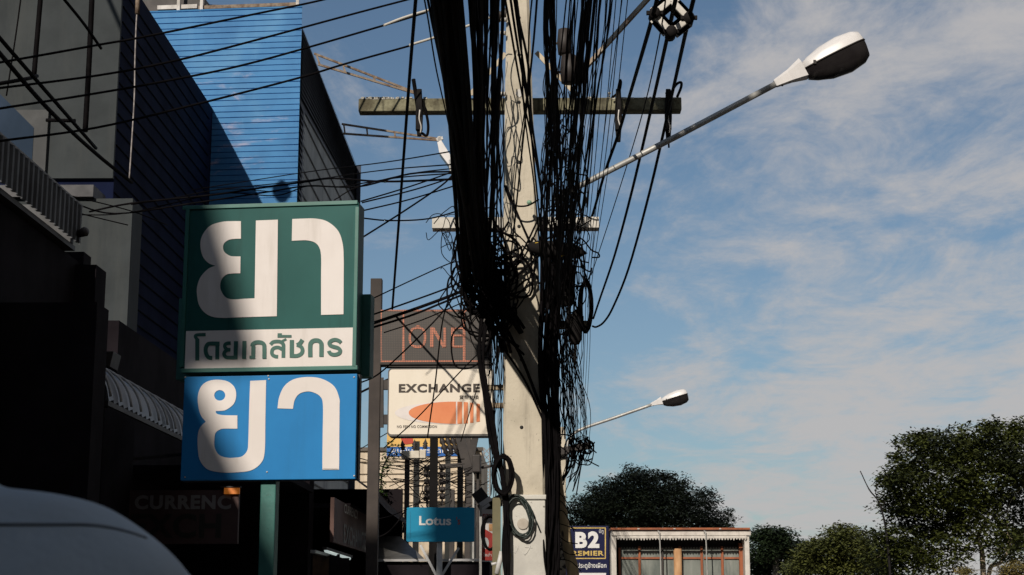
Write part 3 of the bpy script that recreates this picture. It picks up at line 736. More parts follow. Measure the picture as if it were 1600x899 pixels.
g = MB(); slab(g, pT, 655.5, 703, 665, 716, .0, -.2); g.build('junction_box', mat('tank_cream', (0, 0, 0)), tr, bevel=.01)
for (bx_, by_) in ((630, 704), (647, 703), (664, 702)):
    p_ = at(bx_, by_, 29.7); MB().lathe(p_, (-.12 if bx_ < 640 else .05, 0, 1), [(0, .02), (.02, .05), (.04, .03), (.06, .055), (.08, .03), (.1, .05), (.13, .03), (.17, .012), (.2, 0)], 8).build('bushing', DKSTEEL, tr)
ir = thing('insulator_rack', 'rack of black spool insulators on bars behind the turquoise sign', 'insulator rack', at(690, 790, 30))
for px in (667, 691):
    MB().bar(at(px, 730, 30), at(px, 792, 30), .03).build('bar', DKSTEEL, ir)
    for y_ in (731, 741.5, 753, 765, 776):
        q = at(px, y_, 29.95); MB().lathe(q - V((.05, 0, 0)), (1, 0, 0), [(0, 0), (.0, .05), (.03, .055), (.05, .025), (.07, .055), (.1, .05), (.1, 0)], 8).build('insulator', DKSTEEL, ir)
MB().bar(at(686, 729, 30), at(722, 727, 30), .06, .08).build('cross_bar', DKSTEEL, ir)
fc = thing('fuse_cutouts', 'row of black fuse cutouts on an arm in front of the blue sign band', 'insulators', at(706, 704, 30))
MB().bar(at(690, 700, 30), at(722, 697, 30), .05, .05).build('arm', DKSTEEL, fc)
for k, px in enumerate((694, 703, 711, 718)):
    MB().lathe(at(px, 699, 29.9), (.25, 0, -.8), [(-.2, 0), (-.19, .03), (-.1, .06), (-.05, .03), (0, .07), (.05, .035), (.1, .05), (.16, 0)], 8).build('cutout', DKSTEEL, fc)
pole(726, 735, 680, 31, DKSTEEL, 'black leaning pole below the right edge of the cream light box')
MBx = MB().bar(at(716, 672, 29), at(733, 740, 29), .16).bar(at(745, 672, 29), at(733, 728, 29), .12).bar(at(733, 735, 29), at(733, 830, 29), .1)
tag(MBx.build('forked_pole', DKSTEEL), 'forked black pole under the right end of the cream light box', 'pole')
tag(MB().box(*at(738, 738, 26.8), *at(752, 714, 27.2)).bar(at(752, 731, 27), at(768, 728, 27), .05).build('switch_box', DKSTEEL, bevel=.02), 'black switch box on top of the pipe poles', 'box')
# lattice mast
lt = thing('lattice_mast', 'slim steel lattice mast far behind, beside the main pole', 'mast', at(760, 860, 60))
g = MB()
for q in (756, 765): g.bar(at(q, 860, 60), at(q, 700, 60), .05)
for k in range(16):
    y0 = 700 + k * 10; g.bar(at(756, y0, 60), at(765, y0 + 10, 60), .03); g.bar(at(765, y0, 60), at(756, y0 + 10, 60), .03)
g.build('lattice', mat('mast_grey', (.25, .25, .25)), lt)
# food banner
fb = thing('food_banner', 'red and white street banner with a plate picture left of the main pole', 'banner', at(763, 899, 16))
pB2 = Plane(762, 830, 16.2)
g = MB(); slab(g, pB2, 751, 796, 776, 876, 0, -.02); g.build('board', mat('banner_white', (.55, .53, .52)), fb)
g = MB(); flat(g, pB2, [(751, 823), (763, 830), (776, 838), (776, 876), (751, 876)], .003); g.build('red_field', mat('banner_red', (.30, .02, .015)), fb)
g = MB(); flat_rect(g, pB2, 764, 819, 776, 830, .004); g.build('picture', mat('banner_picture', (.5, .28, .12), (.35, .18, .08), 20), fb)
g = MB(); flat(g, pB2, [(759 + 5 * math.cos(k * .524), 849 + 9 * math.sin(k * .524)) for k in range(12)], .005); g.build('plate', mat('plate_grey', (.42, .44, .45)), fb)
letters('lettering', 'กาแฟ', pB2, 754, 801, 775, 810, mat('banner_red', (0, 0, 0)), fb, .004, .02)
letters('lettering', 'โคล่า', pB2, 755, 864, 768, 870, mat('banner_white', (0, 0, 0)), fb, .005, .01)
MB().box(at(750.8, 850, 16.1).x - .012, 16.1, 0, at(750.8, 850, 16.1).x + .012, 16.14, at(751, 790, 16.1).z).build('post', GALV, fb)
tag(MB().bar(at(750, 792, 16.6), at(766, 780, 16.6), .05, .3).bar(at(766, 780, 16.6), at(774, 796, 16.6), .05, .3).build('roof_hood', DKSTEEL), 'small dark gabled hood above the red and white banner', 'hood')
tag(MB().bar(at(750, 790, 16.4), at(767, 778.5, 16.4), .012, .05).bar(at(752, 797, 16.4), at(765, 788, 16.4), .012, .03).build('hood_trim', WST), 'pale metal strip edging the small dark hood', 'trim')
# low dark stall roofs
st = thing('stall_roof', 'grey metal stall roof with dark underside below the turquoise sign', 'stall', at(650, 899, 20))
g = MB(); vs = [at(588, 838, 23), at(625, 838, 23), at(662, 872, 21.5), at(588, 876, 21.5)]; g.prism(vs, (0, 0, -.03)); g.build('roof', mat('stall_metal', (.12, .12, .115), (.07, .07, .068), 4, rough=.5), st)
MB().bar(at(588, 876, 21.45), at(765, 875, 21.45), .04, .03).build('edge_rail', mat('rail_grey', (.36, .36, .37), rough=.5), st)
MB().box(at(588, 880, 21.5).x, 21.5, 0, at(765, 880, 21.5).x, 24.4, at(600, 878, 21.5).z).build('stall_wall', SHOP, st)
g = MB(); slab(g, Plane(610, 820, 24.5), 588, 806, 622, 838, 0, -.03); g.build('screen', mat('grey_screen', (.16, .18, .19), (.13, .14, .15), 2), st)
g = MB()
for k in range(7): g.bar(at(618 + k * 3.4, 806 + k * 1.5, 25.2), at(617 + k * 3.4, 838 + R.uniform(-6, 6), 25.2), .03)
g.build('hanging_strip', DKSTEEL, st)
# vine by the post
LEAF = {}
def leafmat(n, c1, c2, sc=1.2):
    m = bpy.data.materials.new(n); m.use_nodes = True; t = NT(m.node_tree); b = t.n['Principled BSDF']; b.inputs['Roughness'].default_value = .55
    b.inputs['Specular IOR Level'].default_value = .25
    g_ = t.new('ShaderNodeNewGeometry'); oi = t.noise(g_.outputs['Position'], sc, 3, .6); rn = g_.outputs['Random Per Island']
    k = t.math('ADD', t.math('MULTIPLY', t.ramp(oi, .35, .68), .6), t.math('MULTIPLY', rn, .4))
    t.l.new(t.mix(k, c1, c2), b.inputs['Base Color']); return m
def leaves(mb, c, rx, ry, rz, n, size, rr, flatten=.55):
    for _ in range(n):
        while True:
            q = V((rr.uniform(-1, 1), rr.uniform(-1, 1), rr.uniform(-1, 1)))
            if q.length <= 1: break
        p = V(c) + V((q.x * rx, q.y * ry, q.z * rz)); a = rr.uniform(0, 6.283); l = size * rr.uniform(.6, 1.25)
        d = V((math.cos(a), math.sin(a), rr.uniform(-.9, .5))).normalized(); s_ = V((-d.y, d.x, rr.uniform(-.8, .8))).normalized()
        w = s_ * (l * .27)
        mb.add([p, p + d * (l * .45) + w, p + d * l, p + d * (l * .45) - w], [(0, 1, 2, 3)])
vm = leafmat('vine_leaf', (.05, .10, .02), (.025, .05, .012), 4)
vn = thing('climbing_vine', 'leafy green vine climbing the wall beside the dark sign post', 'plant', at(598, 780, 24))
g = MB(); rr = random.Random(3)
for (px, py) in ((592, 775), (594, 765), (597, 755), (594, 745), (600, 740), (598, 728), (606, 722), (602, 712), (612, 706), (618, 698), (608, 694), (600, 768), (593, 735), (607, 732), (615, 712)):
    leaves(g, at(px, py, 24), .07, .1, .07, 26, .06, rr)
g.build('foliage', vm, vn, recalc=False)
MB().tube(spline([at(592, 790, 24), at(595, 760, 24), at(599, 730, 24), at(614, 700, 24)], 5), .012).build('stem', BLACK2, vn)

# ================================================================== main concrete pole
YP = 12.0
mp_ = thing('concrete_pole', 'large pale concrete utility pole in the middle of the photo', 'utility pole', V((at(819, 899, YP).x, YP, 0)))
g = MB(); prof = [(-60, 791, 824), (0, 791.5, 827), (150, 789, 832), (300, 786.5, 838), (450, 786.5, 843), (600, 786.5, 848.5), (700, 786, 851), (783, 785, 853)]
zs_ = []; top = []
ring = []
for (py, xa, xb) in [(-700, 785 + 14, 815)] + prof:
    pa_, pb_ = at(xa, py, YP), at(xb, py, YP); w = (pb_.x - pa_.x); c = .022
    y0, y1 = YP, YP + w * .95; x0, x1 = pa_.x, pb_.x
    ring.append([(x0 + c, y0, pa_.z), (x1 - c, y0, pa_.z), (x1, y0 + c, pa_.z), (x1, y1 - c, pa_.z), (x1 - c, y1, pa_.z), (x0 + c, y1, pa_.z), (x0, y1 - c, pa_.z), (x0, y0 + c, pa_.z)])
vs = [p for r_ in ring for p in r_]; n8 = 8; m_ = len(ring)
g.add(vs, [(i * 8 + k, i * 8 + (k + 1) % 8, (i + 1) * 8 + (k + 1) % 8, (i + 1) * 8 + k) for i in range(m_ - 1) for k in range(8)] + [tuple(range(8)), tuple((m_ - 1) * 8 + k for k in range(8))])
g.build('shaft', CONC, mp_)
x0, z0, x1, z1 = rect(785, 781, 853, 899, YP - .05)
MB().box(x0, YP - .05, 0, x1, YP + .36, at(819, 781, YP - .05).z).build('base', CONCG, mp_, bevel=.012)
MB().box(x0 - .015, YP - .065, at(819, 781.5, YP).z, x1 + .01, YP + .37, at(819, 774, YP).z).build('base_cap', CONCG, mp_, bevel=.008)
MB().bar(V((x0 - .045, YP + .02, .1)), V((x0 - .045, YP + .02, at(780, 778, YP).z)), .06, .05).build('side_channel', mat('olive_channel', (.16, .145, .08), (.12, .11, .06), 4), mp_)
HOLE = mat('hole', (.006, .006, .006))
for py in (28, 86, 160, 254, 354, 562, 668):
    c = at(811 if py < 400 else 815, py, YP) + V((0, -.0015, 0)); MB().lathe(c, (0, -1, 0), [(0, .014), (.001, .0135), (.0015, 0)], 12).build('bolt_hole', HOLE, mp_)
pP = Plane(819, 830, YP - .0515)
g = MB(); flat_rect(g, pP, 787, 865, 798, 874, .003); g.build('yellow_sticker', mat('sticker_yellow', (.62, .50, .12)), mp_)
g = MB(); flat_rect(g, pP, 787.5, 874.5, 799, 899, .0025); g.build('white_sticker', mat('sticker_white', (.55, .54, .52), (.42, .41, .40), 30), mp_)
g = MB(); g.lathe(pP.pt(*pP.uv(817, 819), .003), (0, -1, 0), [(0, .042), (.002, .042), (.003, .036), (.003, .001)], 24); g.build('round_plate', mat('round_plate', (.46, .42, .36), (.40, .36, .30), 20), mp_)
g = MB(); strokes(g, pP, [([(798, 858), (803, 851), (806, 862), (810, 853)], .8), ([(806, 852), (812, 858), (820, 866), (826, 859), (829, 852)], .7), ([(820, 855), (832, 856)], .8), ([(800, 862), (806, 864)], .7)], lambda x, y: (x, y), .003); g.build('graffiti', mat('chalk', (.66, .65, .62)), mp_)
pQ = Plane(811, 146, YP - .002); g = MB(); flat(g, pQ, [(805, 147), (811, 139), (818, 146), (812, 153)], .004); g.build('tag_plate', mat('tag_white', (.6, .59, .56)), mp_)
g = MB()
for (y_, x0_, x1_) in ((31, 783, 792), (52, 782, 790), (147, 781, 790)): g.tube([at(x0_, y_, YP - .02), at(x1_, y_, YP - .03)], .018, 8)
g.build('clip', WHT, mp_)
# crossarm behind the pole
ca = thing('crossarm', 'long mossy concrete crossarm held across the concrete pole', 'crossarm', at(812, 178, YP + .32))
YA = YP + .3
x0, z0, x1, z1 = rect(560, 153, 1065, 173, YA)
MB().box(x0, YA, z0, x1, YA + .12, z1).build('beam', MOSS, ca, bevel=.008)
g = MB()
for k in range(60):
    px = R.choice([R.uniform(560, 680), R.uniform(560, 640), R.uniform(900, 1060)])
    g.box(*(at(px, 153.5, YA) + V((0, -.004, -.012 * R.random()))), *(at(px + R.uniform(2, 6), 153, YA) + V((0, .05, R.uniform(.002, .008)))))
g.build('lichen', mat('lichen', (.5, .48, .42), (.3, .29, .25), 30), ca)
# braces
for i, (q, lb) in enumerate((((838, 82, 898, 146), 'pale flat brace from the pole down to the right crossarm'), ((790, 84, 735, 148), 'pale flat brace from the pole down to the left crossarm'))):
    tag(MB().bar(at(q[0], q[1], YA - .05), at(q[2], q[3], YA - .05), .012, .035).build('arm_brace', mat('brace_cream', (.55, .48, .36), (.38, .31, .22), 8, rough=.7)), lb, 'brace')
tag(MB().bar(at(895, 128, YA - .1), at(1040, -32, YA - 1.0), .02, .04).build('rusty_strut', mat('rusty_strut', (.5, .43, .34), (.2, .1, .06), 5, rough=.8)), 'rusty pale strut slanting up right from the crossarm', 'strut')
# lower small arms
sa = thing('small_crossarm', 'short white steel arm low on the concrete pole', 'crossarm', at(806, 357, YP + .3))
x0, z0, x1, z1 = rect(675, 339, 936, 356, YP + .28); MB().box(x0, YP + .285, z0, x1, YP + .35, z1).build('arm', GALV_W, sa, bevel=.003)
MB().box(x0, YP + .352, z0 - .003, x1, YP + .40, z0 + .006).build('flange', GALV_W, sa)
x0, z0, x1, z1 = rect(862, 503, 922, 514, YP + .25)
tag(MB().box(x0, YP + .2, z0, x1, YP + .28, z1).build('small_crossarm', mat('grimy_arm', (.10, .085, .06), (.05, .04, .03), 9)), 'grimy short steel arm holding coiled cable right of the pole', 'crossarm')
for k, y_ in enumerate((606, 634)):
    tag(MB().box(*at(762, y_ + 3, YP + .4), *at(788, y_ - 3, YP + .46)).build('side_bracket', mat('bracket_cream', (.42, .36, .25), (.2, .15, .1), 9)), ('upper', 'lower')[k] + ' short cream bracket left of the pole beside the light box', 'bracket')
# hanging clamps on the crossarm
def clamp(px, ytop, ybot, kind, label):
    o = thing('cable_clamp', label, 'clamp', at(px, 178, YA - .05)); Y = YA - .05
    g = MB()
    for dx in (-3, 0, 3): g.tube(spline([at(px + dx * .6, 140, Y), at(px + dx, 165, Y - .02), at(px + dx * 1.2, 185, Y), at(px + dx * .4, ybot, Y)], 4), .012, 5)
    g.box(*at(px - 5, 205, Y + .02), *at(px + 5, 183, Y - .03)); g.build('body', BLACK2, o)
    g = MB()
    if kind == 0: g.tube(spline([at(px - 1, 178, Y), at(px - 5, 150, Y), at(px - 9, 124, Y)], 5), [.016] * 11, 6); g.build('cable_stub', BLACK, o); g = MB(); g.tube(spline([at(px, 150, Y), at(px + 9, 170, Y), at(px + 14, 195, Y), at(px + 12, 212, Y), at(px + 4, 208, Y)], 5), .011, 6)
    if kind == 1: g.tube(spline([at(px - 10, 152, Y), at(px - 1, 146, Y), at(px + 3, 130, Y), at(px + 3.5, 124, Y)], 5), [.008, .008, .01, .011, .013, .015, .016, .017, .017, .017, .016, .015, .013, .011, .009, .006], 6)
    if kind == 2: g.tube([at(px, 205, Y), at(px + 1, 231, Y)], .008, 5); g.build('tail', BLACK, o); g = MB(); g.tube(spline([at(px + 2, 150, Y), at(px + 12, 133, Y), at(px + 20, 129, Y), at(px + 20, 137, Y), at(px + 14, 152, Y)], 5), .011, 6)
    g.build('cable_loop', BLACK, o)
    MB().tube(spline([at(px + 1, 172, Y - .035), at(px, 186, Y - .04), at(px + 3, 198, Y - .04), at(px + 2, 208, Y - .04)], 4), .006, 5).build('tape', WHT, o)
clamp(655, 124, 213, 0, 'black clamp with a hooked cable on the left crossarm end')
clamp(966, 124, 222, 1, 'black taped clamp with an upright cable stub on the right crossarm half')
clamp(1044, 129, 221, 2, 'black taped clamp with a cable loop at the right crossarm end')
for q, lb in (((700, 148), 'left half'), ((952, 151), 'right half'), ((1042, 149), 'right end')):
    tag(MB().tube([at(q[0], 153, YA + .05), at(q[0], 145, YA + .05)], .007).lathe(at(q[0], 147, YA + .05), (0, 0, 1), [(0, .014), (.012, .014), (.012, 0)], 6).build('arm_bolt', GALV), 'small pale bolt standing on the %s of the mossy crossarm' % lb, 'bolt')

# ================================================================== street lamps
LAMPW = mat('lamp_white', (.70, .69, .69), (.62, .61, .61), 5, rough=.35)
LENS = mat('lamp_lens', (.014, .012, .013), (.02, .018, .018), 6, rough=.12)
def lamp(o, base, tip, neck_len, L, armr, armpath, up=None):
    d = (tip - base).normalized(); side_ = V((0, -1, 0)); side_ = (side_ - d * side_.dot(d)).normalized(); upv = d.cross(side_); upv = upv if upv.z > 0 else -upv
    T = lambda s, h, w: base + d * s + upv * h + side_ * w
    MB().tube(armpath, armr, 10).build('arm', GALV, o)
    g = MB(); k = L                                            # neck housing: widening wedge
    secs = [(-.02, .055, .05), (0, .062, .055), (neck_len * .5, .10, .085), (neck_len, .165, .14)]
    vs = []
    for s, hh, ww in secs: vs += [T(s * k, h * hh * k, w * ww * k) for h, w in ((-.8, -1), (-.8, 1), (.7, 1), (1.15, .6), (1.15, -.6), (.7, -1))]
    g.add(vs, [(i * 6 + j, i * 6 + (j + 1) % 6, (i + 1) * 6 + (j + 1) % 6, (i + 1) * 6 + j) for i in range(3) for j in range(6)] + [tuple(range(6)), tuple(18 + j for j in range(6))])
    g.build('neck', LAMPW, o, bevel=.004 * k)
    # hood: upper shell, lofted half ellipses
    n = 9; secs = [(0, .10, .12), (.12, .145, .155), (.35, .20, .19), (.65, .225, .20), (.9, .20, .18), (1.0, .155, .15), (1.03, .06, .08)]
    def shell(sgn, hs, name, m, par, z0):
        g = MB(); vs = []
        for s, h, w in secs:
            for j in range(n + 1):
                a_ = math.pi * j / n; vs.append(T((neck_len + s) * k, z0 * k + sgn * math.sin(a_) ** .75 * h * hs * k, math.cos(a_) * w * k))
        m_ = n + 1
        g.add(vs, [(i * m_ + j, i * m_ + j + 1, (i + 1) * m_ + j + 1, (i + 1) * m_ + j) for i in range(len(secs) - 1) for j in range(n)] + [tuple(j for j in range(m_)), tuple((len(secs) - 1) * m_ + j for j in range(m_))], True)
        return g.build(name, m, par)
    hd = shell(1, 1.12, 'hood', LAMPW, o, .0)
    shell(-1, 1.55, 'lens', LENS, o, -.022)
    g = MB(); vs = []                                       # dark rim
    for sgn in (1, -1):
        pts = [(s, w) for s, h, w in secs]
        vs2 = [T((neck_len + s) * k, -.011 * k, sgn * (w + .008) * k) for s, w in pts]; g.tube(vs2, .013 * k, 6)
    g.build('rim', DKSTEEL, o)
    MB().box(-.02 * k, -.02 * k, -.03 * k, .02 * k, .02 * k, .03 * k, Matrix.Translation(T((neck_len + .17) * k, 0, .17 * k))).build('latch', DKSTEEL, o)
    g = MB()
    for s in (.07, .2, .36): g.lathe(T(s * k, -.05 * k, .0), -upv, [(0, .014 * k), (.03 * k, .014 * k), (.03 * k, 0)], 6)
    g.build('screw', DKSTEEL, o)
YLm = 12.0
l1 = thing('street_lamp', 'large grey street lamp on a long arm reaching right from the concrete pole', 'street lamp', at(885, 305, YP + .15))
base = at(1213, 131, 11.75); tip = at(1345, 66, 11.68)
lamp(l1, base, tip, .48, .49, .024, [at(868, 312, YP + .2), at(905, 291, YP + .1), at(1060, 212, 11.9), base + (tip - base) * .03])
YF = 33.0
l2 = thing('street_lamp', 'smaller far street lamp on a curved arm above the dark dome tree', 'street lamp', V((at(876, 899, YF).x, YF, 0)))
base2 = at(1018, 632.5, YF - .3); tip2 = at(1068, 617, YF - .4)
lamp(l2, base2, tip2, .45, .52, .032, spline([at(884, 740, YF), at(886, 700, YF), at(892, 683, YF), at(908, 671, YF), at(960, 653, YF - .15), base2 + (tip2 - base2) * .03], 5))
c0 = at(877, 899, YF); w = 8 * YF / F
MB().prism([(c0.x - w, YF - w, 0), (c0.x + w, YF - w, 0), (c0.x + w, YF + w, 0), (c0.x - w, YF + w, 0)], (0, 0, 5.0)).build('pole', CONC, l2, bevel=.02)
x0, z0, x1, z1 = rect(869, 700, 922, 712, YF)
tag(MB().bar(at(870, 707, YF - .2), at(923, 696, YF - .2), .12, .14).build('small_crossarm', DKSTEEL), 'dark short crossarm on the far pole trailing loose cable ends', 'crossarm')

# ladder brackets from the blue building with floodlight
def ladder(p, q, r0, r1, rungs, label):
    o = thing('ladder_bracket', label, 'bracket', p[0]); 
    MB().bar(p[0], p[1], .035).build('rail', RUST, o); MB().bar(q[0], q[1], .035).build('rail', RUST, o)
    for s in rungs: MB().bar(p[0].lerp(p[1], s), q[0].lerp(q[1], s), .03).build('rung', RUST, o)
    return o
ladder((at(491, 84, 27), at(652, 146, 27)), (at(497, 101, 27), at(650, 146.5, 26.95)), 0, 0, (.02, .28, .58), 'upper rusty ladder bracket jutting from the blue building')
ladder((at(534, 194, 30), at(690, 218, 30)), (at(536, 209, 30), at(690, 220, 29.95)), 0, 0, (.02, .25, .53), 'lower rusty ladder bracket carrying a floodlight')
fl3 = thing('floodlight', 'white tilted floodlight on the end of the lower rusty ladder bracket', 'floodlight', at(695, 235, 29.9))
MB().prism([at(683, 222, 29.8), at(690, 220, 29.8), at(716, 262, 29.8), at(712, 276, 29.8), at(704, 262, 29.8), at(686, 238, 29.8)], (0, .3, 0)).build('housing', LAMPW, fl3, bevel=.01)
MB().tube(spline([at(703, 250, 29.7), at(704, 268, 29.7), at(712, 278, 29.7), at(722, 276, 29.7)], 5), .02).build('conduit', GALV, fl3)
MB().bar(at(686, 214, 29.85), at(689, 226, 29.85), .06).bar(at(682, 219, 29.85), at(692, 216, 29.85), .06).build('clamp', WHT, fl3)

# ================================================================== cables
def wire(name, path, r, label, cat='cable', group=None, m=BLACK, k=6, n=5):
    P = spline([at(*q) for q in path], k) if len(path) > 2 else [at(*q) for q in path]
    return tag(MB().tube(P, r, n).build(name, m, None, recalc=False), label, cat, group)
def extend(path, Y=-6):
    """carry the cable on overhead, past the camera, along its own direction"""
    a_, b_ = at(*path[0]), at(*path[1]); d = a_ - b_; q = a_ + d * ((Y - a_.y) / d.y)
    return q
def run(name, path, r, label, group, m=BLACK, cat='cable', k=5, n=5):
    q = extend(path); P = [q] + spline([at(*p) for p in path], k)
    return tag(MB().tube(P, r, n).build(name, m, None, recalc=False), label, cat, group)
VX, VY = 836, 950
# four long sagging lines across the blue wall
O = ('topmost', 'second', 'third', 'lowest')
for i, pth in enumerate(([(-60, 106, 9), (0, 98, 9.3), (157, 70, 10), (230, 57, 10.3), (400, 22, 11), (505, 0, 11.5), (620, -30, 12)],
                         [(-60, 146, 9), (0, 138, 9.3), (155, 118, 10), (275, 95, 10.5), (400, 63, 11), (560, 20, 11.7), (690, -14, 12.2)],
                         [(-60, 180, 9), (0, 170, 9.3), (140, 148, 10), (270, 125, 10.5), (400, 97, 11), (600, 40, 11.8), (665, 20, 12)],
                         [(-60, 228, 9), (5, 220, 9.3), (150, 200, 10), (300, 165, 10.6), (460, 124, 11.2), (540, 100, 11.5), (640, 72, 11.9)])):
    wire('overhead_line', pth, .0085, '%s of the four long black lines sagging across the blue wall' % O[i], 'cable', 'long lines across the blue wall')
for pth, lb in (([(600, 40, 11.78), (640, 25, 11.9), (720, 2, 12.15)], 'upper'), ([(640, 71, 11.88), (700, 52, 12.05), (768, 27, 12.25)], 'lower')):
    wire('line_sleeve', pth, .011, '%s pale twisted sleeve on a line left of the pole' % lb, 'cable sleeve', 'pale sleeves on the lines', m=GALV_W)
tag(MB().lathe(at(768, 27, 12.25), (1, 0, .2), [(0, 0), (.01, .05), (.06, .055), (.08, .03), (.1, .055), (.14, .05), (.16, 0)], 10).build('strain_insulator', DKSTEEL), 'black strain insulator at the end of the pale sleeve by the pole', 'insulator')
# heavy dark drops and pipes at the far left
GL = 'heavy dark cables at the upper left'
for pth, r, lb in (([(-40, 12, 9), (0, 60, 9.5), (80, 152, 10.5), (150, 232, 12)], .014, 'upper of the two heavy slanting cables at the upper left'),
                   ([(-40, 36, 9), (0, 84, 9.5), (75, 170, 10.5), (150, 240, 12), (206, 285, 13)], .016, 'lower of the two heavy slanting cables at the upper left'),
                   ([(96, -6, 11), (130, 36, 11.5), (158, 76, 12)], .012, 'short heavy slanting cable at the top beside the grey wall'),
                   ([(64, -10, 15), (58, 60, 15), (53, 120, 15)], .026, 'left of the two upright dark pipes before the grey wall'),
                   ([(144, -10, 15), (139, 100, 15), (133, 206, 15)], .028, 'right of the two upright dark pipes before the grey wall'),
                   ([(-30, 136, 11), (40, 124, 11.5), (58, 119, 12)], .016, 'short thick dark stub cable at the left edge'),
                   ([(33, -5, 15), (24, 60, 15), (10, 150, 15)], .008, 'thin dark wire hanging down the grey wall at the left edge'),
                   ([(72, 188, 14), (118, 189, 14)], .018, 'short dark horizontal bar on the grey wall')):
    wire('heavy_cable', pth, r, lb, 'cable')
wire('frayed_cable', [(219, -10, 14), (214, 20, 14), (211, 90, 14), (210, 150, 14), (206, 220, 14), (202, 280, 14)], .007, 'pale frayed cable hanging straight down before the blue wall', 'cable', m=mat('frayed_pale', (.36, .33, .32), (.16, .14, .14), 14))
wire('rusty_pipe', [(215.5, -10, 13.9), (214.5, 22, 13.9)], .022, 'short rusty pipe end at the top of the frayed cable', 'pipe', m=RUST)
# wires from the pole to the left
GD = 'thin wires from the pole to the left buildings'
LD = 'thin black wire stretched between the pole cables and the buildings on the left'
for pth, r in (([(300, 297, 20), (480, 269, 18), (600, 254, 15), (722, 234, 12.2)], .006), ([(340, 296, 20), (480, 282, 18), (600, 266, 15), (724, 256, 12.2)], .006),
               ([(140, 331, 15.5), (205, 318, 15), (330, 305, 15), (420, 292, 15), (480, 284, 15), (520, 279, 14.6), (600, 284, 13.8), (720, 280, 12.2)], .010),
               ([(110, 316, 14.6), (180, 334, 15), (300, 318, 15), (420, 300, 15), (480, 291, 14.8), (560, 292, 14), (640, 272, 13), (724, 268, 12.2)], .008),
               ([(105, 336, 14.6), (200, 333, 15), (340, 303, 15), (430, 306, 15), (480, 291, 14.6), (530, 292, 14), (570, 286, 13.6), (630, 277, 13), (724, 270, 12.2)], .006),
               ([(200, 352, 15), (150, 340, 14.8), (110, 330, 14.5)], .006), ([(262, 352, 16), (205, 330, 15.2), (110, 306, 14.5)], .006),
               ([(564, 315, 11.3), (640, 292, 11.6), (722, 264, 12)], .006), ([(566, 317, 11.3), (650, 296, 11.6), (724, 272, 12)], .006),
               ([(522, 313, 13), (560, 292, 13), (640, 272, 12.6), (722, 262, 12)], .005), ([(565, 330, 11.4), (640, 312, 11.7), (722, 287, 12)], .006),
               ([(566, 341, 11.4), (610, 345, 11.6), (670, 342, 11.8), (722, 328, 12)], .006), ([(562, 374, 11.4), (630, 331, 11.7), (690, 290, 12), (712, 268, 12)], .007),
               ([(565, 475, 11.5), (650, 435, 12), (705, 411, 12), (722, 411, 12)], .005), ([(565, 498, 12), (640, 472, 12), (700, 450, 12), (730, 436, 12)], .007),
               ([(563, 512, 11.5), (640, 486, 12), (690, 468, 12), (735, 450, 12)], .013), ([(563, 518, 11.5), (640, 494, 12), (690, 474, 12), (735, 456, 12)], .009),
               ([(600, 520, 12.4), (660, 500, 12.2), (725, 472, 12)], .005), ([(560, 600, 12), (600, 578, 12), (690, 490, 12), (718, 444, 12)], .006),
               ([(600, 700, 12.5), (650, 655, 12.2), (720, 580, 12), (760, 540, 12)], .005), ([(668, 684, 12.5), (680, 600, 12.3), (692, 500, 12.1), (712, 440, 12)], .006),
               ([(720, 690, 12.5), (735, 640, 12.2), (748, 600, 12)], .004), ([(560, 615, 16), (600, 596, 16), (640, 580, 16)], .012), ([(556, 706, 20), (620, 668, 19), (700, 622, 18)], .006),
               ([(430, 300, 18), (350, 296, 17), (260, 312, 16), (205, 320, 16)], .006)):
    wire('drop_wire', pth, r, LD, 'wire', GD)
run('slanting_cable', [(652, -30, 8), (640, 120, 9.6), (626, 310, 12), (613, 483, 14.9)], .011, 'single black cable slanting down to the top of the LED board', None)
wire('loop_wire', [(716, 424, 12), (700, 448, 11.9), (686, 470, 11.9), (688, 480, 11.9), (705, 492, 11.9), (728, 500, 11.9)], .005, 'small black loop of wire above the LED board', 'wire')

def fan(n, name, label, group, top, bot, r, ytop=-70, Yt=6.3, tail=None, wob=1.5, m=BLACK):
    for i in range(n):
        xt, (xb, yb_) = top(i), bot(i); Yb = YP - .12 + R.uniform(-.10, .06); Y0 = Yt + R.uniform(-.25, .25)
        pth = []
        for s in (0, .25, .5, .75, 1):
            # straight in space: interpolate in 1/depth so that the picture path stays straight
            inv = (1 / Y0) * (1 - s) + (1 / Yb) * s
            pth.append((xt + (xb - xt) * s + (R.uniform(-wob, wob) if 0 < s < 1 else 0), ytop + (yb_ - ytop) * s, 1 / inv))
        if tail: pth += tail(i, xb, yb_)
        run(name, pth, r(i), label, group, BLACK2 if i % 6 == 5 else m)
U = R.uniform
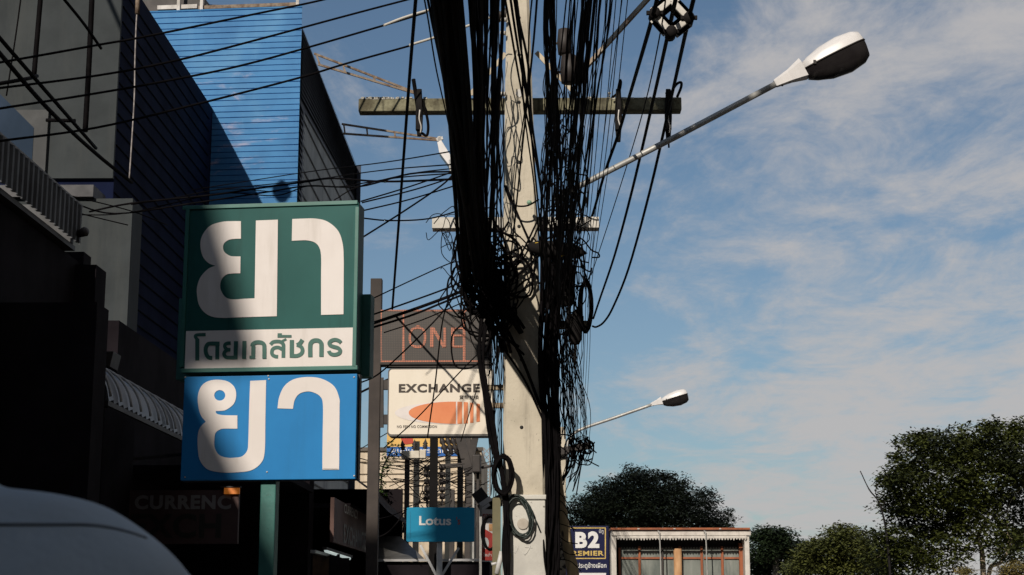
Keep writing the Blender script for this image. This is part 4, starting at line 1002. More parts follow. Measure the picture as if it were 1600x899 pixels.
# thick bundle left of the pole
fan(36, 'bundled_cable', 'black cable packed in the thick bundle left of the concrete pole', 'cables of the thick left bundle',
    lambda i: 690 + U(-27, 27), lambda i: (745 + U(-22, 20), 405 + U(-35, 50)), lambda i: U(.008, .014), wob=4,
    tail=lambda i, x, y: [(x * .5 + 392 + U(-12, 16), y + U(35, 70), YP - .1), (790 + U(-22, 34), 520 + U(-30, 50), YP - .05)] if i % 3 else [])
fan(12, 'bundled_cable', 'black cable in the second bundle close left of the concrete pole', 'cables of the second left bundle',
    lambda i: 746 + U(-19, 17), lambda i: (757 + U(-16, 10), 370 + U(-60, 50)), lambda i: U(.006, .013), wob=3,
    tail=lambda i, x, y: [(775 + U(-12, 20), 470 + U(-20, 20), YP - .08)])
fan(9, 'pole_cable', 'black cable running close along the left edge of the concrete pole', 'cables along the pole edge',
    lambda i: 783 + U(-18, 8), lambda i: (776 + U(-16, 12), 395 + U(-40, 60)), lambda i: U(.005, .009), wob=3.5,
    tail=lambda i, x, y: [(778 + U(-10, 14), y + 60, YP - .06), (772 + U(-14, 10), y + 140, YP - .04)])
fan(7, 'loose_cable', 'loose thin cable at the outer left of the thick bundle', 'loose cables left of the bundle',
    lambda i: 650 + i * 3.5 + U(-3, 3), lambda i: (722 + U(-8, 16), 310 + U(-20, 40)), lambda i: U(.004, .007), wob=2,
    tail=lambda i, x, y: [(x + U(-2, 16), y + 60, YP - .1), (740 + U(-12, 18), y + 130, YP - .08)])
fan(5, 'crossing_cable', 'thin black cable crossing over the face of the concrete pole', 'cables crossing the pole face',
    lambda i: 782 + i * 6 + U(-8, 8), lambda i: (848 + U(-8, 14), 330 + U(-120, 90)), lambda i: U(.004, .0075), wob=4)
fan(2, 'crossing_cable', 'thin black cable crossing over the face of the concrete pole', 'cables crossing the pole face',
    lambda i: 840 + i * 4, lambda i: (792 + U(-6, 20), 430 + U(-60, 60)), lambda i: U(.004, .006), wob=4)
# fan of thinner cables right of the pole
def rtop(i):
    return R.choice([U(850, 868), U(858, 900), U(885, 940), U(905, 965), U(890, 935)])
GRp = 'thin cables fanning right of the pole'
LRp = 'thin black cable in the dense fan right of the concrete pole'
def rbot(xt): 
    s = (xt - VX); yb_ = U(330, 540); return (VX + s * (VY - yb_) / (VY + 70) * U(.9, 1.12) + U(-5, 9), yb_) if s > 40 else (852 + U(-2, 26), yb_)
TP = [rtop(i) for i in range(88)]
def rtail(i, x, y):
    if i % 2 == 0:
        xe = U(884, 921); ye = 699 + (923 - xe) * .2 - U(0, 6)
        mid = max(x, 884) * .5 + xe * .5
        return [(mid + U(-9, 7), y + (ye - y) * .45, 15), (xe + U(-5, 5), y + (ye - y) * .75, 20), (xe, ye, 32.9)]
    if i % 4 == 1: return [(860 + U(-14, 20), y + U(60, 140), YP), (864 + U(-14, 16), y + U(180, 260), YP + .02)]
    return []
fan(74, 'fan_cable', LRp, GRp, lambda i: TP[i], lambda i: rbot(TP[i]), lambda i: U(.002, .005), tail=rtail, wob=9)
for xt, xb in ((985, 925), (975, 921), (966, 917), (952, 912)):
    run('fine_wire', [(xt, -40, 7), (xt - (xt - xb) * .5, 230, 9), (xb, 440, 12), (xb - 4, 560, 15), (xb - 10, 660, 26)], .0025, 'very fine wire at the outer right of the cable fan', 'fine wires right of the fan')
for i in range(26):                                    # slack strands that cross the fan
    x = U(848, 900); y = U(60, 330); pth = [(x, y, YP - .3)]
    for k_ in range(4): x = min(max(x + U(-20, 24), 846), 925 - y * .03); y += U(35, 75); pth.append((x, y, YP - .3 + U(-.1, .2)))
    wire('slack_strand', pth, U(.002, .005), 'slack thin cable straying across the dense fan right of the pole', 'cable', 'slack strands across the right fan')
for i in range(16):                                    # and between the left bundles and the pole
    x = U(738, 782); y = U(-20, 240); pth = [(x, y, YP - .4)]
    for k_ in range(4): x = min(max(x + U(-16, 18), 728), 786); y += U(35, 75); pth.append((x, y, YP - .35 + U(-.1, .2)))
    wire('slack_strand', pth, U(.0025, .006), 'slack thin cable straying between the thick bundles and the pole', 'cable', 'slack strands left of the pole')
for i in range(26):                                    # unseen thick cables added higher up to band the lamp arm with shade
    x = U(-.55, .55); z = U(6.9, 8.4); r = U(.022, .068)
    P = spline([V((x + U(-.1, .1), -14, z + .3)), V((x, -2, z - .15)), V((x * .5, YP - .6, z)), V((x * .2, YP + .15, z))], 8)
    tag(MB().tube(P, r, 6).build('upper_cable', BLACK, None, recalc=False), 'unseen black cable added high on the concrete pole to cast bands of shade', 'cable', 'upper cables above the picture')
# vertical black mass down the right side of the pole
for i in range(30):
    x0 = U(846, 878); pth = [(x0 + U(-4, 10), U(330, 430), YP - .12 + U(-.05, .05))]
    for s, xm in ((.3, 856), (.55, 861), (.75, 862), (.9, 860), (1, 860)):
        pth.append((xm + (x0 - 861) * (1.1 - .6 * s) + U(-5, 5), 400 + 520 * s, YP + U(-.12, .05)))
    wire('hanging_cable', pth, U(.006, .012), 'black cable hanging in the dark mass down the right side of the pole', 'cable', 'cables hanging down the right of the pole')
for i in range(9):
    x0 = 752 + U(-6, 8)
    pth = [(772 + U(-12, 12), 440 + U(-20, 20), YP - .12), (752 + U(-5, 5), 540, YP - .15), (759 + i * 1.0 + U(-3, 3), 640, YP - .15), (772 + U(-4, 6), 700, YP - .14), (788 + U(-5, 5), 770, YP - .13), (791 + U(-6, 5), 860, YP - .12), (792 + U(-6, 5), 930, YP - .12)]
    wire('hanging_cable', pth, U(.006, .010), 'black cable dropping between the cream light box and the pole', 'cable', 'cables dropping left of the pole')
for i in range(16):                                    # thin strands around the gaps left of the shaft
    pth = [(768 + U(-12, 16), 480 + U(-30, 60), YP - .05), (772 + U(-14, 16), 590 + U(-20, 20), YP - .02), (775 + U(-14, 12), 670 + U(-20, 30), YP), (780 + U(-14, 8), 740 + U(-20, 60), YP)]
    wire('thin_strand', pth, U(.002, .0045), 'thin tangled strand hanging in the gap left of the pole', 'wire', 'thin strands left of the pole')
for i in range(22):
    x0 = U(852, 915); pth = [(x0, U(420, 520), YP - .05)]; x = x0
    for y in (560, 620, 680): x += U(-16, 16) if x < 905 else U(-22, 2); x = max(x, 850); pth.append((x, y + U(-20, 20), YP + U(-.05, .1)))
    wire('thin_strand', pth, U(.0025, .005), 'thin tangled strand hanging right of the dark cable mass', 'wire', 'thin strands right of the pole')
# tangles tied at the pole
def tangle(cx, cy, sx, sy, n, label, group, rr=(.004, .008), size=(16, 44)):
    for i in range(n):
        x, y = cx + R.gauss(0, sx), cy + R.gauss(0, sy); a0 = U(0, 6.28); rx, ry = U(*size), U(*size) * 1.2; pth = []; turns = U(.5, 1.3); d0 = U(-.22, -.05)
        for k in range(8):
            a_ = a0 + turns * 6.28 * k / 7; pth.append((x + rx * math.cos(a_) + U(-4, 4), y + ry * math.sin(a_) + k * U(-3, 3), YP + d0 + .05 * math.sin(a_)))
        wire('tangled_cable', pth, U(*rr), label, 'cable', group, k=4)
tangle(764, 452, 18, 40, 34, 'looped black cable in the tangle tied left of the pole', 'tangle left of the pole')
tangle(780, 432, 16, 20, 9, 'looped black cable in the tangle tied left of the pole', 'tangle left of the pole', (.006, .010), (24, 50))
tangle(884, 378, 16, 50, 26, 'looped black cable in the tangle right of the pole', 'tangle right of the pole', size=(8, 28))
tangle(880, 250, 14, 60, 12, 'looped black cable in the tangle right of the pole', 'tangle right of the pole', (.003, .006), (8, 20))
tangle(905, 700, 10, 6, 12, 'frayed black cable end hanging from the far small crossarm', 'frayed ends on the far crossarm', (.003, .006), (8, 18))
for i in range(16):
    x0 = U(884, 920); wire('cable_end', [(x0, 704, 13), (x0 - U(0, 10), 725 + U(0, 10), 13), (x0 - U(8, 30), 745 + U(0, 30), 13)], U(.003, .006), 'loose black cable end drooping under the far small crossarm', 'cable', 'drooping ends under the far crossarm')
for i, pth in enumerate(([(905, 690, 12.6), (918, 696, 12.6), (932, 708, 12.6)], [(915, 718, 12.6), (926, 724, 12.6), (936, 729, 12.6)])):
    wire('twig_wire', pth, .005, ('upper', 'lower')[i] + ' stiff wire end sticking out right of the far small crossarm', 'wire')
for pth, r in (([(786, 505, YP - .08), (815, 560, YP - .06), (846, 640, YP - .05)], .012), ([(784, 540, YP - .07), (820, 595, YP - .05), (850, 660, YP - .04)], .009), ([(790, 290, YP - .1), (815, 350, YP - .08), (838, 400, YP - .06)], .009),
               ([(843, 338, YP - .08), (815, 395, YP - .12), (790, 420, YP - .12)], .008), ([(845, 345, YP - .08), (820, 400, YP - .12), (792, 430, YP - .12)], .007), ([(848, 395, YP - .1), (820, 420, YP - .14), (796, 440, YP - .12)], .009),
               ([(788, 290, YP - .1), (800, 318, YP - .14), (822, 322, YP - .14), (842, 312, YP - .1)], .007)):
    wire('crossing_cable', pth, r, 'thick black cable crossing the pole face below the tangle', 'cable', 'thick cables over the pole face')
wire('yellow_cable', [(836, 380, YP - .2), (850, 379, YP - .2), (866, 382, YP - .2), (886, 387, YP - .2), (888, 395, YP - .2), (872, 403, YP - .2)], .004, 'thin yellow cable looped through the tangle right of the pole', 'cable', m=mat('yellow_sheath', (.55, .36, .02)))
g = MB(); g.lathe(at(827, 318, YP - .12), (0, -1, .1), [(0, 0), (0, .016), (.02, .02), (.03, 0)], 8); tag(g.build('green_tag', mat('tag_green', (.25, .42, .30))), 'pale green plastic tag on the right edge of the pole', 'tag')
# horizontal dark knot right of the pole
tag(MB().lathe(at(822, 385, YP - .16), (1, 0, -.12), [(0, 0), (.02, .03), (.1, .06), (.25, .07), (.4, .05), (.47, 0)], 9).build('cable_knot', BLACK2), 'dark taped knot of cables lying right across the pole at the tangle', 'cable knot')
for (px, py, r0, h, lb) in ((882, 60, .05, .2, 'upper'), (889, 105, .06, .22, 'lower')):
    tag(MB().lathe(at(px, py + 25, YP - .1), (0, 0, 1), [(0, 0), (.0, r0), (h * .5, r0 * 1.2), (h, r0), (h + .02, 0)], 9).tube([at(px - 22, py + 8, YP - .1), at(px, py + 8, YP - .1)], .01).build('splice_closure', DKSTEEL), '%s black splice box on a bracket right of the pole top' % lb, 'splice box')
for (px, py, h, lb) in ((888, 440, .34, 'long black splice sleeve hanging right of the tangle'), (899, 500, .26, 'short black splice sleeve hanging above the grimy arm')):
    tag(MB().lathe(at(px, py + 40, YP - .05), (0.02, 0, 1), [(0, 0), (.01, .03), (.05, .05), (h - .05, .05), (h, .025), (h + .02, 0)], 9).tube([at(px, py + 40, YP - .05), at(px - 1, py + 70, YP - .04)], .012).build('splice_sleeve', BLACK2), lb, 'splice sleeve')
# white wraps
for k, (px, py, Y) in enumerate(((714, 340, 11.8), (757, 640, 11.84), (740, 160, 9.7))): pass
# coils
def coil(px, py, rx, ry, turns, Y, r, label, tilt=0, m=BLACK, spread=.14, ends=()):
    P = []; N = turns * 22
    for k in range(N + 1):
        a_ = 2 * math.pi * k / 22; q = 1 + spread * math.sin(k * .37) + R.uniform(-.015, .015)
        x, y = rx * q * math.cos(a_), ry * (1 + spread * .5 * math.cos(k * .23)) * math.sin(a_); c, s = math.cos(tilt), math.sin(tilt)
        P.append(at(px + x * c - y * s, py + x * s + y * c, Y - .03 * math.sin(k * .31)))
    P += [at(*e) for e in ends]
    return tag(MB().tube(P, r, 5).build('cable_coil', m, None, recalc=False), label, 'cable coil')
coil(741, 440, 17, 46, 9, YP - .15, .010, 'tall black coil of cable hung at the left of the tangle')
coil(757, 455, 24, 40, 5, YP - .12, .007, 'wider loose black coil behind the tall coil left of the pole', .1)
coil(786, 742, 14, 29, 7, YP - .16, .009, 'round black coil hung left of the pole above its base', 0, spread=.2)
coil(811, 807, 18, 32, 8, YP - .09, .0055, 'dark green coil of cable hung on the front of the pole base', -.28, mat('dark_green_sheath', (.02, .035, .032), (.014, .024, .022), 8, rough=.5), .22, ends=[(838, 815, YP - .08), (844, 830, YP - .07)])
coil(915, 478, 9, 38, 8, YP - .05, .008, 'narrow black coil at the right end of the grimy arm', 0, spread=.25)
coil(766, 832, 12, 26, 3, YP + .1, .009, 'small black coil hanging before the red and white banner', 0)
# wall-side curls over the white arm
tangle(700, 372, 8, 18, 7, 'thin black curl hanging from the white arm', 'curls on the white arm', (.0025, .004), (8, 20))
# three heavy spaced conductors on the right
GC = 'heavy spaced conductors on the right'
LC = ('left', 'middle', 'right')
for i, pth in enumerate(([(1034, -40, 7.5), (1020, 25, 8.3), (983, 152, 11), (966, 210, 12.0), (945, 270, 13.2), (926, 335, 15), (920, 345, 15.4)],
                         [(1064, -40, 7.5), (1052, 15, 8.2), (1022, 150, 11), (987, 300, 14), (960, 400, 17), (938, 465, 19), (927, 498, 20)],
                         [(1094, -40, 7.5), (1076, 30, 8.4), (1050, 147, 11), (1015, 300, 14), (982, 420, 17), (958, 480, 18.5), (944, 503, 19.2), (932, 511, 19.8), (926, 510, 20)])):
    run('conductor', pth, (.0125, .0125, .0125)[i], '%s of the three heavy black conductors in the sky right of the pole' % LC[i], GC, n=7)
run('fine_conductor', [(1042, -30, 7.5), (1034, 40, 8.3), (1006, 170, 11), (965, 305, 13.5), (924, 430, 16)], .0045, 'fine black wire between the heavy conductors', None)
run('fine_conductor', [(976, -30, 8), (964, 60, 9), (945, 200, 11.5), (930, 340, 14), (918, 480, 17)], .003, 'very fine wire left of the heavy conductors', None)
# cable spacer
spn = thing('cable_spacer', 'grey plastic diamond spacer holding the heavy conductors apart', 'spacer', at(1052, 60, 8.35))
SPC = mat('spacer_grey', (.62, .60, .55), (.5, .48, .44), 20, rough=.6)
zs_p = zo(11.24, 1000, 0); pc = [(540, 20), (250, 265), (540, 590), (850, 350)]
P3 = [at(*zs_p(*q), 8.3) for q in pc]
cen = sum((p for p in P3), V()) / 4
g = MB()
for i in range(4):
    g.bar(P3[i], P3[(i + 1) % 4], .035, .05, up=(0, 1, 0))
g.bar(P3[1].lerp(P3[2], .75), P3[3].lerp(P3[2], .75), .03, .05, up=(0, 1, 0)); g.build('frame', SPC, spn, bevel=.006)
g = MB()
for i in range(4):
    a_, b_ = P3[i], P3[(i + 1) % 4]; d = (b_ - a_).normalized(); nn = d.cross(V((0, 1, 0))).normalized()
    for s in (.36, .46, .56, .66): g.bar(a_.lerp(b_, s) - nn * .042, a_.lerp(b_, s) + nn * .042, .008, .07, up=d)
g.build('fin', SPC, spn)
for i in (1, 2, 3): MB().lathe(P3[i] - V((0, .05, 0)), (0, 1, 0), [(0, 0), (0, .03), (.1, .03), (.1, 0)], 10).bar(P3[i] - V((.045, .03, 0)), P3[i] + V((.045, -.03, 0)), .02).build('clip', BLACK2, spn)
# messy background wires low behind the signs
for i in range(26):
    x0, y0 = U(596, 640), U(700, 815); x1, y1 = U(660, 780), U(690, 790)
    wire('background_wire', [(x0, y0, 28), ((x0 + x1) / 2, (y0 + y1) / 2 + U(2, 16), 28), (x1, y1, 28)], U(.004, .010), 'thin black wire strung between the poles behind the turquoise sign', 'wire', 'wires behind the turquoise sign')
tangle_old = None
for i in range(18):
    x, y = U(655, 690), U(725, 800); P = [(x + 7 * math.cos(k * .9 + i), y + 8 * math.sin(k * .9 + i) + k * U(-1, 1), 27.5) for k in range(8)]
    wire('background_loop', P, U(.006, .010), 'small black wire loop at the insulator rack', 'wire', 'loops at the insulator rack', k=4)
for pth, r in (([(575, 842, 17), (600, 836, 17), (618, 820, 17), (632, 800, 17)], .008), ([(588, 812, 18), (612, 806, 18), (636, 796, 18)], .006), ([(556, 715, 24), (620, 728, 24), (700, 712, 24)], .008), ([(556, 722, 24), (640, 735, 24), (720, 730, 24)], .008)):
    wire('background_wire', pth, r, 'thin black wire strung low beside the dark sign post', 'wire', 'low wires by the dark post')
# pale leaning timber post
lp = thing('timber_post', 'pale peeling timber post leaning beside the foot of the concrete pole', 'post', V((at(893, 950, 12.6).x, 12.6, 0)))
P = [at(866, 690, 12.6), at(871, 745, 12.6), at(878, 800, 12.6), at(888, 860, 12.6), at(898, 930, 12.6)]; gpt = at(905, 1000, 12.6); P.append(V((P[-1].x + .06, 12.6, 0)))
MB().tube(spline(P, 4), [.036] * 8 + [.042] * 6 + [.048] * 7, 9).build('post', mat('peeling_wood', (.48, .38, .22), (.16, .12, .07), 7, rough=.9, bump=.8, squash=(1, 1, .25), spots=((.04, .03, .02), 30, .62, .7)), lp)
g = MB()
for i in range(7):
    s = 760 + i * 19; g.tube(spline([at(862 + i * 2, s, 12.52), at(876 + i * 2.6, s + U(2, 14), 12.5), at(892 + i * 2.6, s + U(10, 34), 12.55)], 4), .004, 5)
g.build('wrapped_wire', BLACK, lp)
pole(868, 884, 775, 12.9, mat('stacked_bricks', (.40, .37, .31), (.2, .18, .15), 14, spots=((.01, .01, .01), 22, .5, .55)), 'patchy pale stump behind the leaning timber post', 'stump_post')
tag(MB().box(*at(851, 778, YP + .1), *at(856, 755, YP + .2)).tube([at(854, 756, YP + .1), at(857, 899, YP + .1)], .018).build('conduit', GALV), 'slim grey conduit up the right edge of the pole base', 'conduit')
tag(MB().tube([at(776, 897, YP), at(784, 862, YP)], .02).tube([at(768, 882, YP), at(776, 880, YP)], .012).build('pipe_elbow', WST), 'white pipe elbow at the foot left of the pole base', 'pipe')

# ================================================================== B2 sign
YB2 = 27.0
b2 = thing('hotel_sign', 'navy blue B2 PREMIER sign with gold border right of the pole', 'sign', V((at(918, 899, YB2).x, YB2, 0)))
p3 = Plane(918, 865, YB2, rad(-3))
NAVY = mat('navy_face', (.002, .005, .045), (.002, .004, .035), 2, rough=.5, spec=.2)
g = MB(); slab(g, p3, 878, 822, 952, 990, 0, -.25); g.build('board', NAVY, b2, bevel=.01)
GOLD = mat('gold_letters', (.60, .44, .12), (.45, .3, .07), 9, rough=.5)
g = MB()
for q in ((880, 824.5, 946.5, 826), (880, 872, 946.5, 873.6), (945, 826, 946.7, 872), (879.5, 826, 881, 872)): flat_rect(g, p3, *q, .004)
g.build('border', GOLD, b2)
BW = mat('hotel_white', (.72, .72, .72), (.64, .64, .64), 5, rough=.5)
letters('lettering', 'B', p3, 898.8, 831.5, 917.5, 856.5, BW, b2, .005, .05); letters('lettering', '2', p3, 918.5, 830.5, 936.5, 856.5, BW, b2, .005, .05)
letters('lettering', 'PREMIER', p3, 886, 861, 943.5, 868.5, GOLD, b2, .005, .03, 1.1)
letters('lettering', 'บีทู', p3, 936, 827, 943, 835, BW, b2, .005, .0)
letters('lettering', 'สาขา ประตูช้างเผือก', p3, 884, 879, 947.5, 890, BW, b2, .005, .012)
g = MB(); flat_rect(g, p3, 905, 895.5, 947, 930, .005); g.build('white_field', BW, b2)

# ================================================================== timber window bay
YQ = 34.0
wb = thing('window_bay', 'white framed bay with orange timber windows right of the navy sign', 'building', V((at(1063, 899, YQ).x, YQ, 0)))
WFR = mat('bay_white', (.66, .62, .57), (.5, .47, .43), 5, rough=.6, streak=((.3, .27, .24), .5, 6))
TIM = mat('orange_timber', (.34, .10, .035), (.22, .06, .022), 6, rough=.55, squash=(1, 1, .3))
pb = Plane(1063, 860, YQ)
def fr(mb, q, f, b_): slab(mb, pb, *q, f, b_)
g = MB(); fr(g, (955, 829, 1172, 837.5), .14, -.5); fr(g, (955.5, 837.8, 963.5, 1010), .1, -.5); fr(g, (1164.5, 837.8, 1172, 1010), .1, -.5); g.build('frame', WFR, wb, bevel=.01)
g = MB(); fr(g, (953, 825.5, 1170, 828.6), .2, -.6); g.build('eave', TIM, wb)
g = MB()
for q in (995, 1051, 1122): fr(g, (q, 826.6, q + 3, 828), .215, .19)
g.build('clip', WFR, wb)
g = MB(); fr(g, (963, 838, 1165, 841.5), .16, .145)
for k in range(45):
    x = 963 + k * 4.5; flat(g, pb, [(x, 841.3), (x + 4.5, 841.3), (x + 2.3, 844.5 + U(-.6, 1.2))], .15)
g.build('valance', WFR, wb)
g = MB(); fr(g, (963.5, 838, 1164.5, 856), -.42, -.46); g.build('inner_blind', mat('bay_dark', (.012, .010, .010)), wb)
GLS = mat('curtained_glass', (.22, .24, .22), (.13, .15, .14), 5, rough=.25, squash=(1, 1, .35), streak=((.32, .33, .31), .5, 8))
for x0_, x1_ in ((972, 1000), (1003, 1037), (1040, 1056), (1068, 1099), (1101, 1131), (1134, 1159)):
    g = MB(); fr(g, (x0_, 854, x1_, 1010), -.33, -.35); g.build('pane', GLS, wb)
g = MB()
for k in range(44):
    x = 968 + k * 4.4; flat(g, pb, [(x, 853), (x + 4.4, 853), (x + 2.2, 857.5)], -.325)
g.build('blind_fringe', mat('bay_dark', (0, 0, 0)), wb)
g = MB()
for q in (1001.5, 1066, 1100, 1132.5): fr(g, (q - 1.8, 853, q + 1.8, 1010), -.29, -.36)
fr(g, (1159, 848, 1164.4, 1010), -.24, -.4); fr(g, (968.5, 855, 971.8, 1010), -.29, -.4); g.build('mullion', TIM, wb)
g = MB()
for x0_, x1_ in ((972, 999.6), (1003.4, 1054), (1068, 1098), (1102, 1130.6), (1134.4, 1158.8)): fr(g, (x0_, 870, x1_, 873), -.295, -.35)
g.build('transom', TIM, wb)
g = MB(); fr(g, (1036.5, 854, 1039, 1010), -.28, -.36); g.build('dark_mullion', DKSTEEL, wb)
c = at(1061, 900, YQ - .02); MB().tube([V((c.x, YQ + .2, 0)), V((c.x, YQ + .2, at(1061, 857, YQ).z))], .085, 12).build('log_post', mat('log_wood', (.52, .32, .17), (.38, .2, .09), 7, rough=.8, squash=(1, 1, .3)), wb)
for q in (1028.5, 1100.5):
    p_ = at(q, 830, YQ - .17); MB().tube(spline([V((p_.x, YQ - .15, p_.z)), V((p_.x, YQ - .2, p_.z - .02)), V((p_.x + .03, YQ - .2, p_.z - .3)), V((p_.x + .05, YQ - .18, .1))], 4), .014, 6).build('downpipe', GALV, wb)
MB().box(at(953, 860, YQ).x, YQ + .52, 0, at(1172, 860, YQ).x, YQ + 3, at(1063, 829, YQ).z - .02).build('rear_wall', SHOP, wb)

# ================================================================== trees
def limb(mb, a_, b_, r0, r1, bend=.1):
    mid = a_.lerp(b_, .5) + V((U(-1, 1), U(-1, 1), U(0, 1))) * bend * (b_ - a_).length
    P = spline([a_, mid, b_], 4); mb.tube(P, [r0 + (r1 - r0) * i / (len(P) - 1) for i in range(len(P))], 6)
def tree(label, cx, ground_r, blobs, Y, dep, nl, size, cols, seed, group, trunks, name='tree', bark=None, clump=.55, inner=0.5):
    """blobs: (px, py, radius px, vertical squeeze); every blob is filled with small leaf clumps"""
    rr = random.Random(seed); k = Y / F
    base = at(cx, 899, Y); base.z = 0
    o = thing(name, label, 'tree', base, group)
    g = MB()
    sat = []
    for (px, py, rp, sq) in blobs:                        # ragged outline: small tufts round every mass
        for _ in range(4):
            a_ = rr.uniform(0, 6.283); sat.append((px + rp * rr.uniform(.85, 1.32) * math.cos(a_), py - abs(rp * sq * rr.uniform(.8, 1.2) * math.sin(a_)), rp * rr.uniform(.12, .30), .7))
    blobs = [(a_, b_, c_ * .93, d_) for a_, b_, c_, d_ in blobs] + sat
    tot = sum(b[2] ** 2 for b in blobs); cl = []
    for (px, py, rp, sq) in blobs:
        c = at(px, py, Y + rr.uniform(-dep, dep) * .5); rw = rp * k; n = max(5, int(nl / 26 * rp ** 2 / tot))
        for _ in range(n):
            while True:
                q = V((rr.uniform(-1, 1), rr.uniform(-1, 1), rr.uniform(-1, 1)))
                if inner < q.length <= 1 or (q.length <= 1 and rr.random() < .45): break
            p = c + V((q.x * rw, q.y * min(rw * 1.1, dep), q.z * rw * sq)); s = size * rr.uniform(1.2, 3.2)
            leaves(g, p, s * 1.25, s * 1.25, s * .7, 26, size, rr); cl.append(p)
    g.build('crown', cols, o, recalc=False)
    t = MB()
    bm_ = bark or mat('bark', (.16, .14, .11), (.09, .08, .06), 9, rough=.95)
    for tr_ in trunks:
        P = [V((at(tr_[0][0], 899, Y).x, at(tr_[0][0], 899, Y).y, 0))] + [at(px, py, Y - .2) for px, py, _ in tr_]
        rs = [tr_[0][2] * k] + [q[2] * k for q in tr_]; S_ = spline(P, 5)
        t.tube(S_, [rs[min(i // 5, len(rs) - 2)] * (1 - (i % 5) / 5) + rs[min(i // 5 + 1, len(rs) - 1)] * ((i % 5) / 5) for i in range(len(S_))], 8)
        top = P[-1]; 
        for q in rr.sample(cl, min(4, len(cl))): limb(t, P[-2].lerp(top, rr.random()), q, rs[-1] * .5, .008, .12)
    t.build('trunk', bm_, o)
    return o
GT = 'trees along the right horizon'
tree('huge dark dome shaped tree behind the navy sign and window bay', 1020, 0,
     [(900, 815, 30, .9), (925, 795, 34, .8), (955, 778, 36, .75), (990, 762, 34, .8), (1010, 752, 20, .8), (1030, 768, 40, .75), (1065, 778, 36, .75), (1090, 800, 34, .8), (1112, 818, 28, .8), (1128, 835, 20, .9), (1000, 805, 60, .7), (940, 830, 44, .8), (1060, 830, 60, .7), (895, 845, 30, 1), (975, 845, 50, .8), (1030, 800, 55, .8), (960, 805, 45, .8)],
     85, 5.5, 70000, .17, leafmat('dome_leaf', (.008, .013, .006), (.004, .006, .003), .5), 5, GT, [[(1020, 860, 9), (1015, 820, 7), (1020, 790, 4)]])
tree('small dark feathery tree just right of the window bay', 1215, 0,
     [(1205, 845, 22, .8), (1190, 862, 20, .8), (1228, 850, 20, .8), (1240, 868, 22, .8), (1210, 880, 34, .9), (1186, 888, 18, 1), (1200, 835, 9, .9), (1248, 890, 22, 1)],
     70, 2.2, 14000, .17, leafmat('feather_leaf', (.020, .034, .013), (.010, .017, .007), 1), 11, GT, [[(1212, 880, 5), (1214, 850, 3)]])
tree('light green bushy tree between the small dark tree and the big tree', 1310, 0,
     [(1312, 838, 14, .9), (1300, 850, 22, .8), (1330, 850, 22, .8), (1275, 862, 22, .8), (1262, 882, 24, .8), (1295, 878, 34, .8), (1335, 872, 34, .9), (1360, 865, 22, .9), (1250, 896, 16, .9), (1360, 890, 26, 1), (1318, 895, 40, .8)],
     62, 2.4, 20000, .145, leafmat('bush_leaf', (.11, .12, .030), (.038, .046, .013), .8), 21, GT, [[(1310, 890, 5), (1312, 860, 3)]])
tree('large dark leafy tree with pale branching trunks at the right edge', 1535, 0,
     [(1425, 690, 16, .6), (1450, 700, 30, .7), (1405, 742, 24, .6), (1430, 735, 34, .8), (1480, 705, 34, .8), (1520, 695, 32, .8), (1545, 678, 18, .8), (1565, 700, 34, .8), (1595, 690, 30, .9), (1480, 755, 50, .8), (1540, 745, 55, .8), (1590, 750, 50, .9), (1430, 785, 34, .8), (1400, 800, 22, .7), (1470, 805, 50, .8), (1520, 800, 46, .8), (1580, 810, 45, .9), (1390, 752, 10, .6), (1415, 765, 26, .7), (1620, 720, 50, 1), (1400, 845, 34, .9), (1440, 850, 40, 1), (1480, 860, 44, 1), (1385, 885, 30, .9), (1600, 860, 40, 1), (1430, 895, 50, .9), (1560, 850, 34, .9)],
     56, 4.0, 44000, .165, leafmat('big_leaf', (.062, .074, .014), (.005, .008, .003), .6), 31, GT,  # pale leaf tone in patches paints sunlit clumps into the crown
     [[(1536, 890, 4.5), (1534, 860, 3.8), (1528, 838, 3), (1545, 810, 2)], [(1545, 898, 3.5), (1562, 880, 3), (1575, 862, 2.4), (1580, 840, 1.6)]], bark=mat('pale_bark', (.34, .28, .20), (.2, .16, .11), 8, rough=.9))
tw = thing('bare_sapling', 'thin bare twig standing up left of the big right tree', 'sapling', V((at(1382, 899, 54).x, 54, 0)))
MB().tube(spline([V((at(1392, 899, 54).x, 54, 0)), at(1388, 860, 54), at(1376, 792, 54), at(1358, 765, 54), at(1344, 736, 54)], 5), [.05] * 6 + [.035] * 5 + [.025] * 5 + [.018] * 5, 5).build('stem', BLACK2, tw)
MB().tube([at(1372, 786, 54), at(1368, 770, 54), at(1370, 752, 54)], .014, 5).tube([at(1380, 800, 54), at(1382, 782, 54)], .012, 5).build('twig', BLACK2, tw)
tree('low yellowish shrub at the bottom right corner under the big tree', 1585, 0, [(1590, 893, 16, .7), (1570, 900, 14, .7), (1510, 896, 8, .7)], 48, .8, 2600, .08, leafmat('shrub_leaf', (.22, .17, .05), (.09, .08, .03), 2), 41, None, [[(1588, 899, 2), (1588, 894, 1.2)]], 'shrub')
# distant green belt so the ground never shows bare at the horizon
g = MB(); rr = random.Random(77)
for i in range(170):
    x = -70 + i * 1.0; leaves(g, (x, 120 + rr.uniform(-4, 4), rr.uniform(.6, 3.1)), 1.3, 1.3, 1.0, 60, .5, rr)
o = g.build('hedgerow', leafmat('belt_leaf', (.03, .045, .015), (.015, .022, .008), .4), None, recalc=False); o['kind'] = 'stuff'
tag(o, 'far low green belt along the horizon', 'hedge')

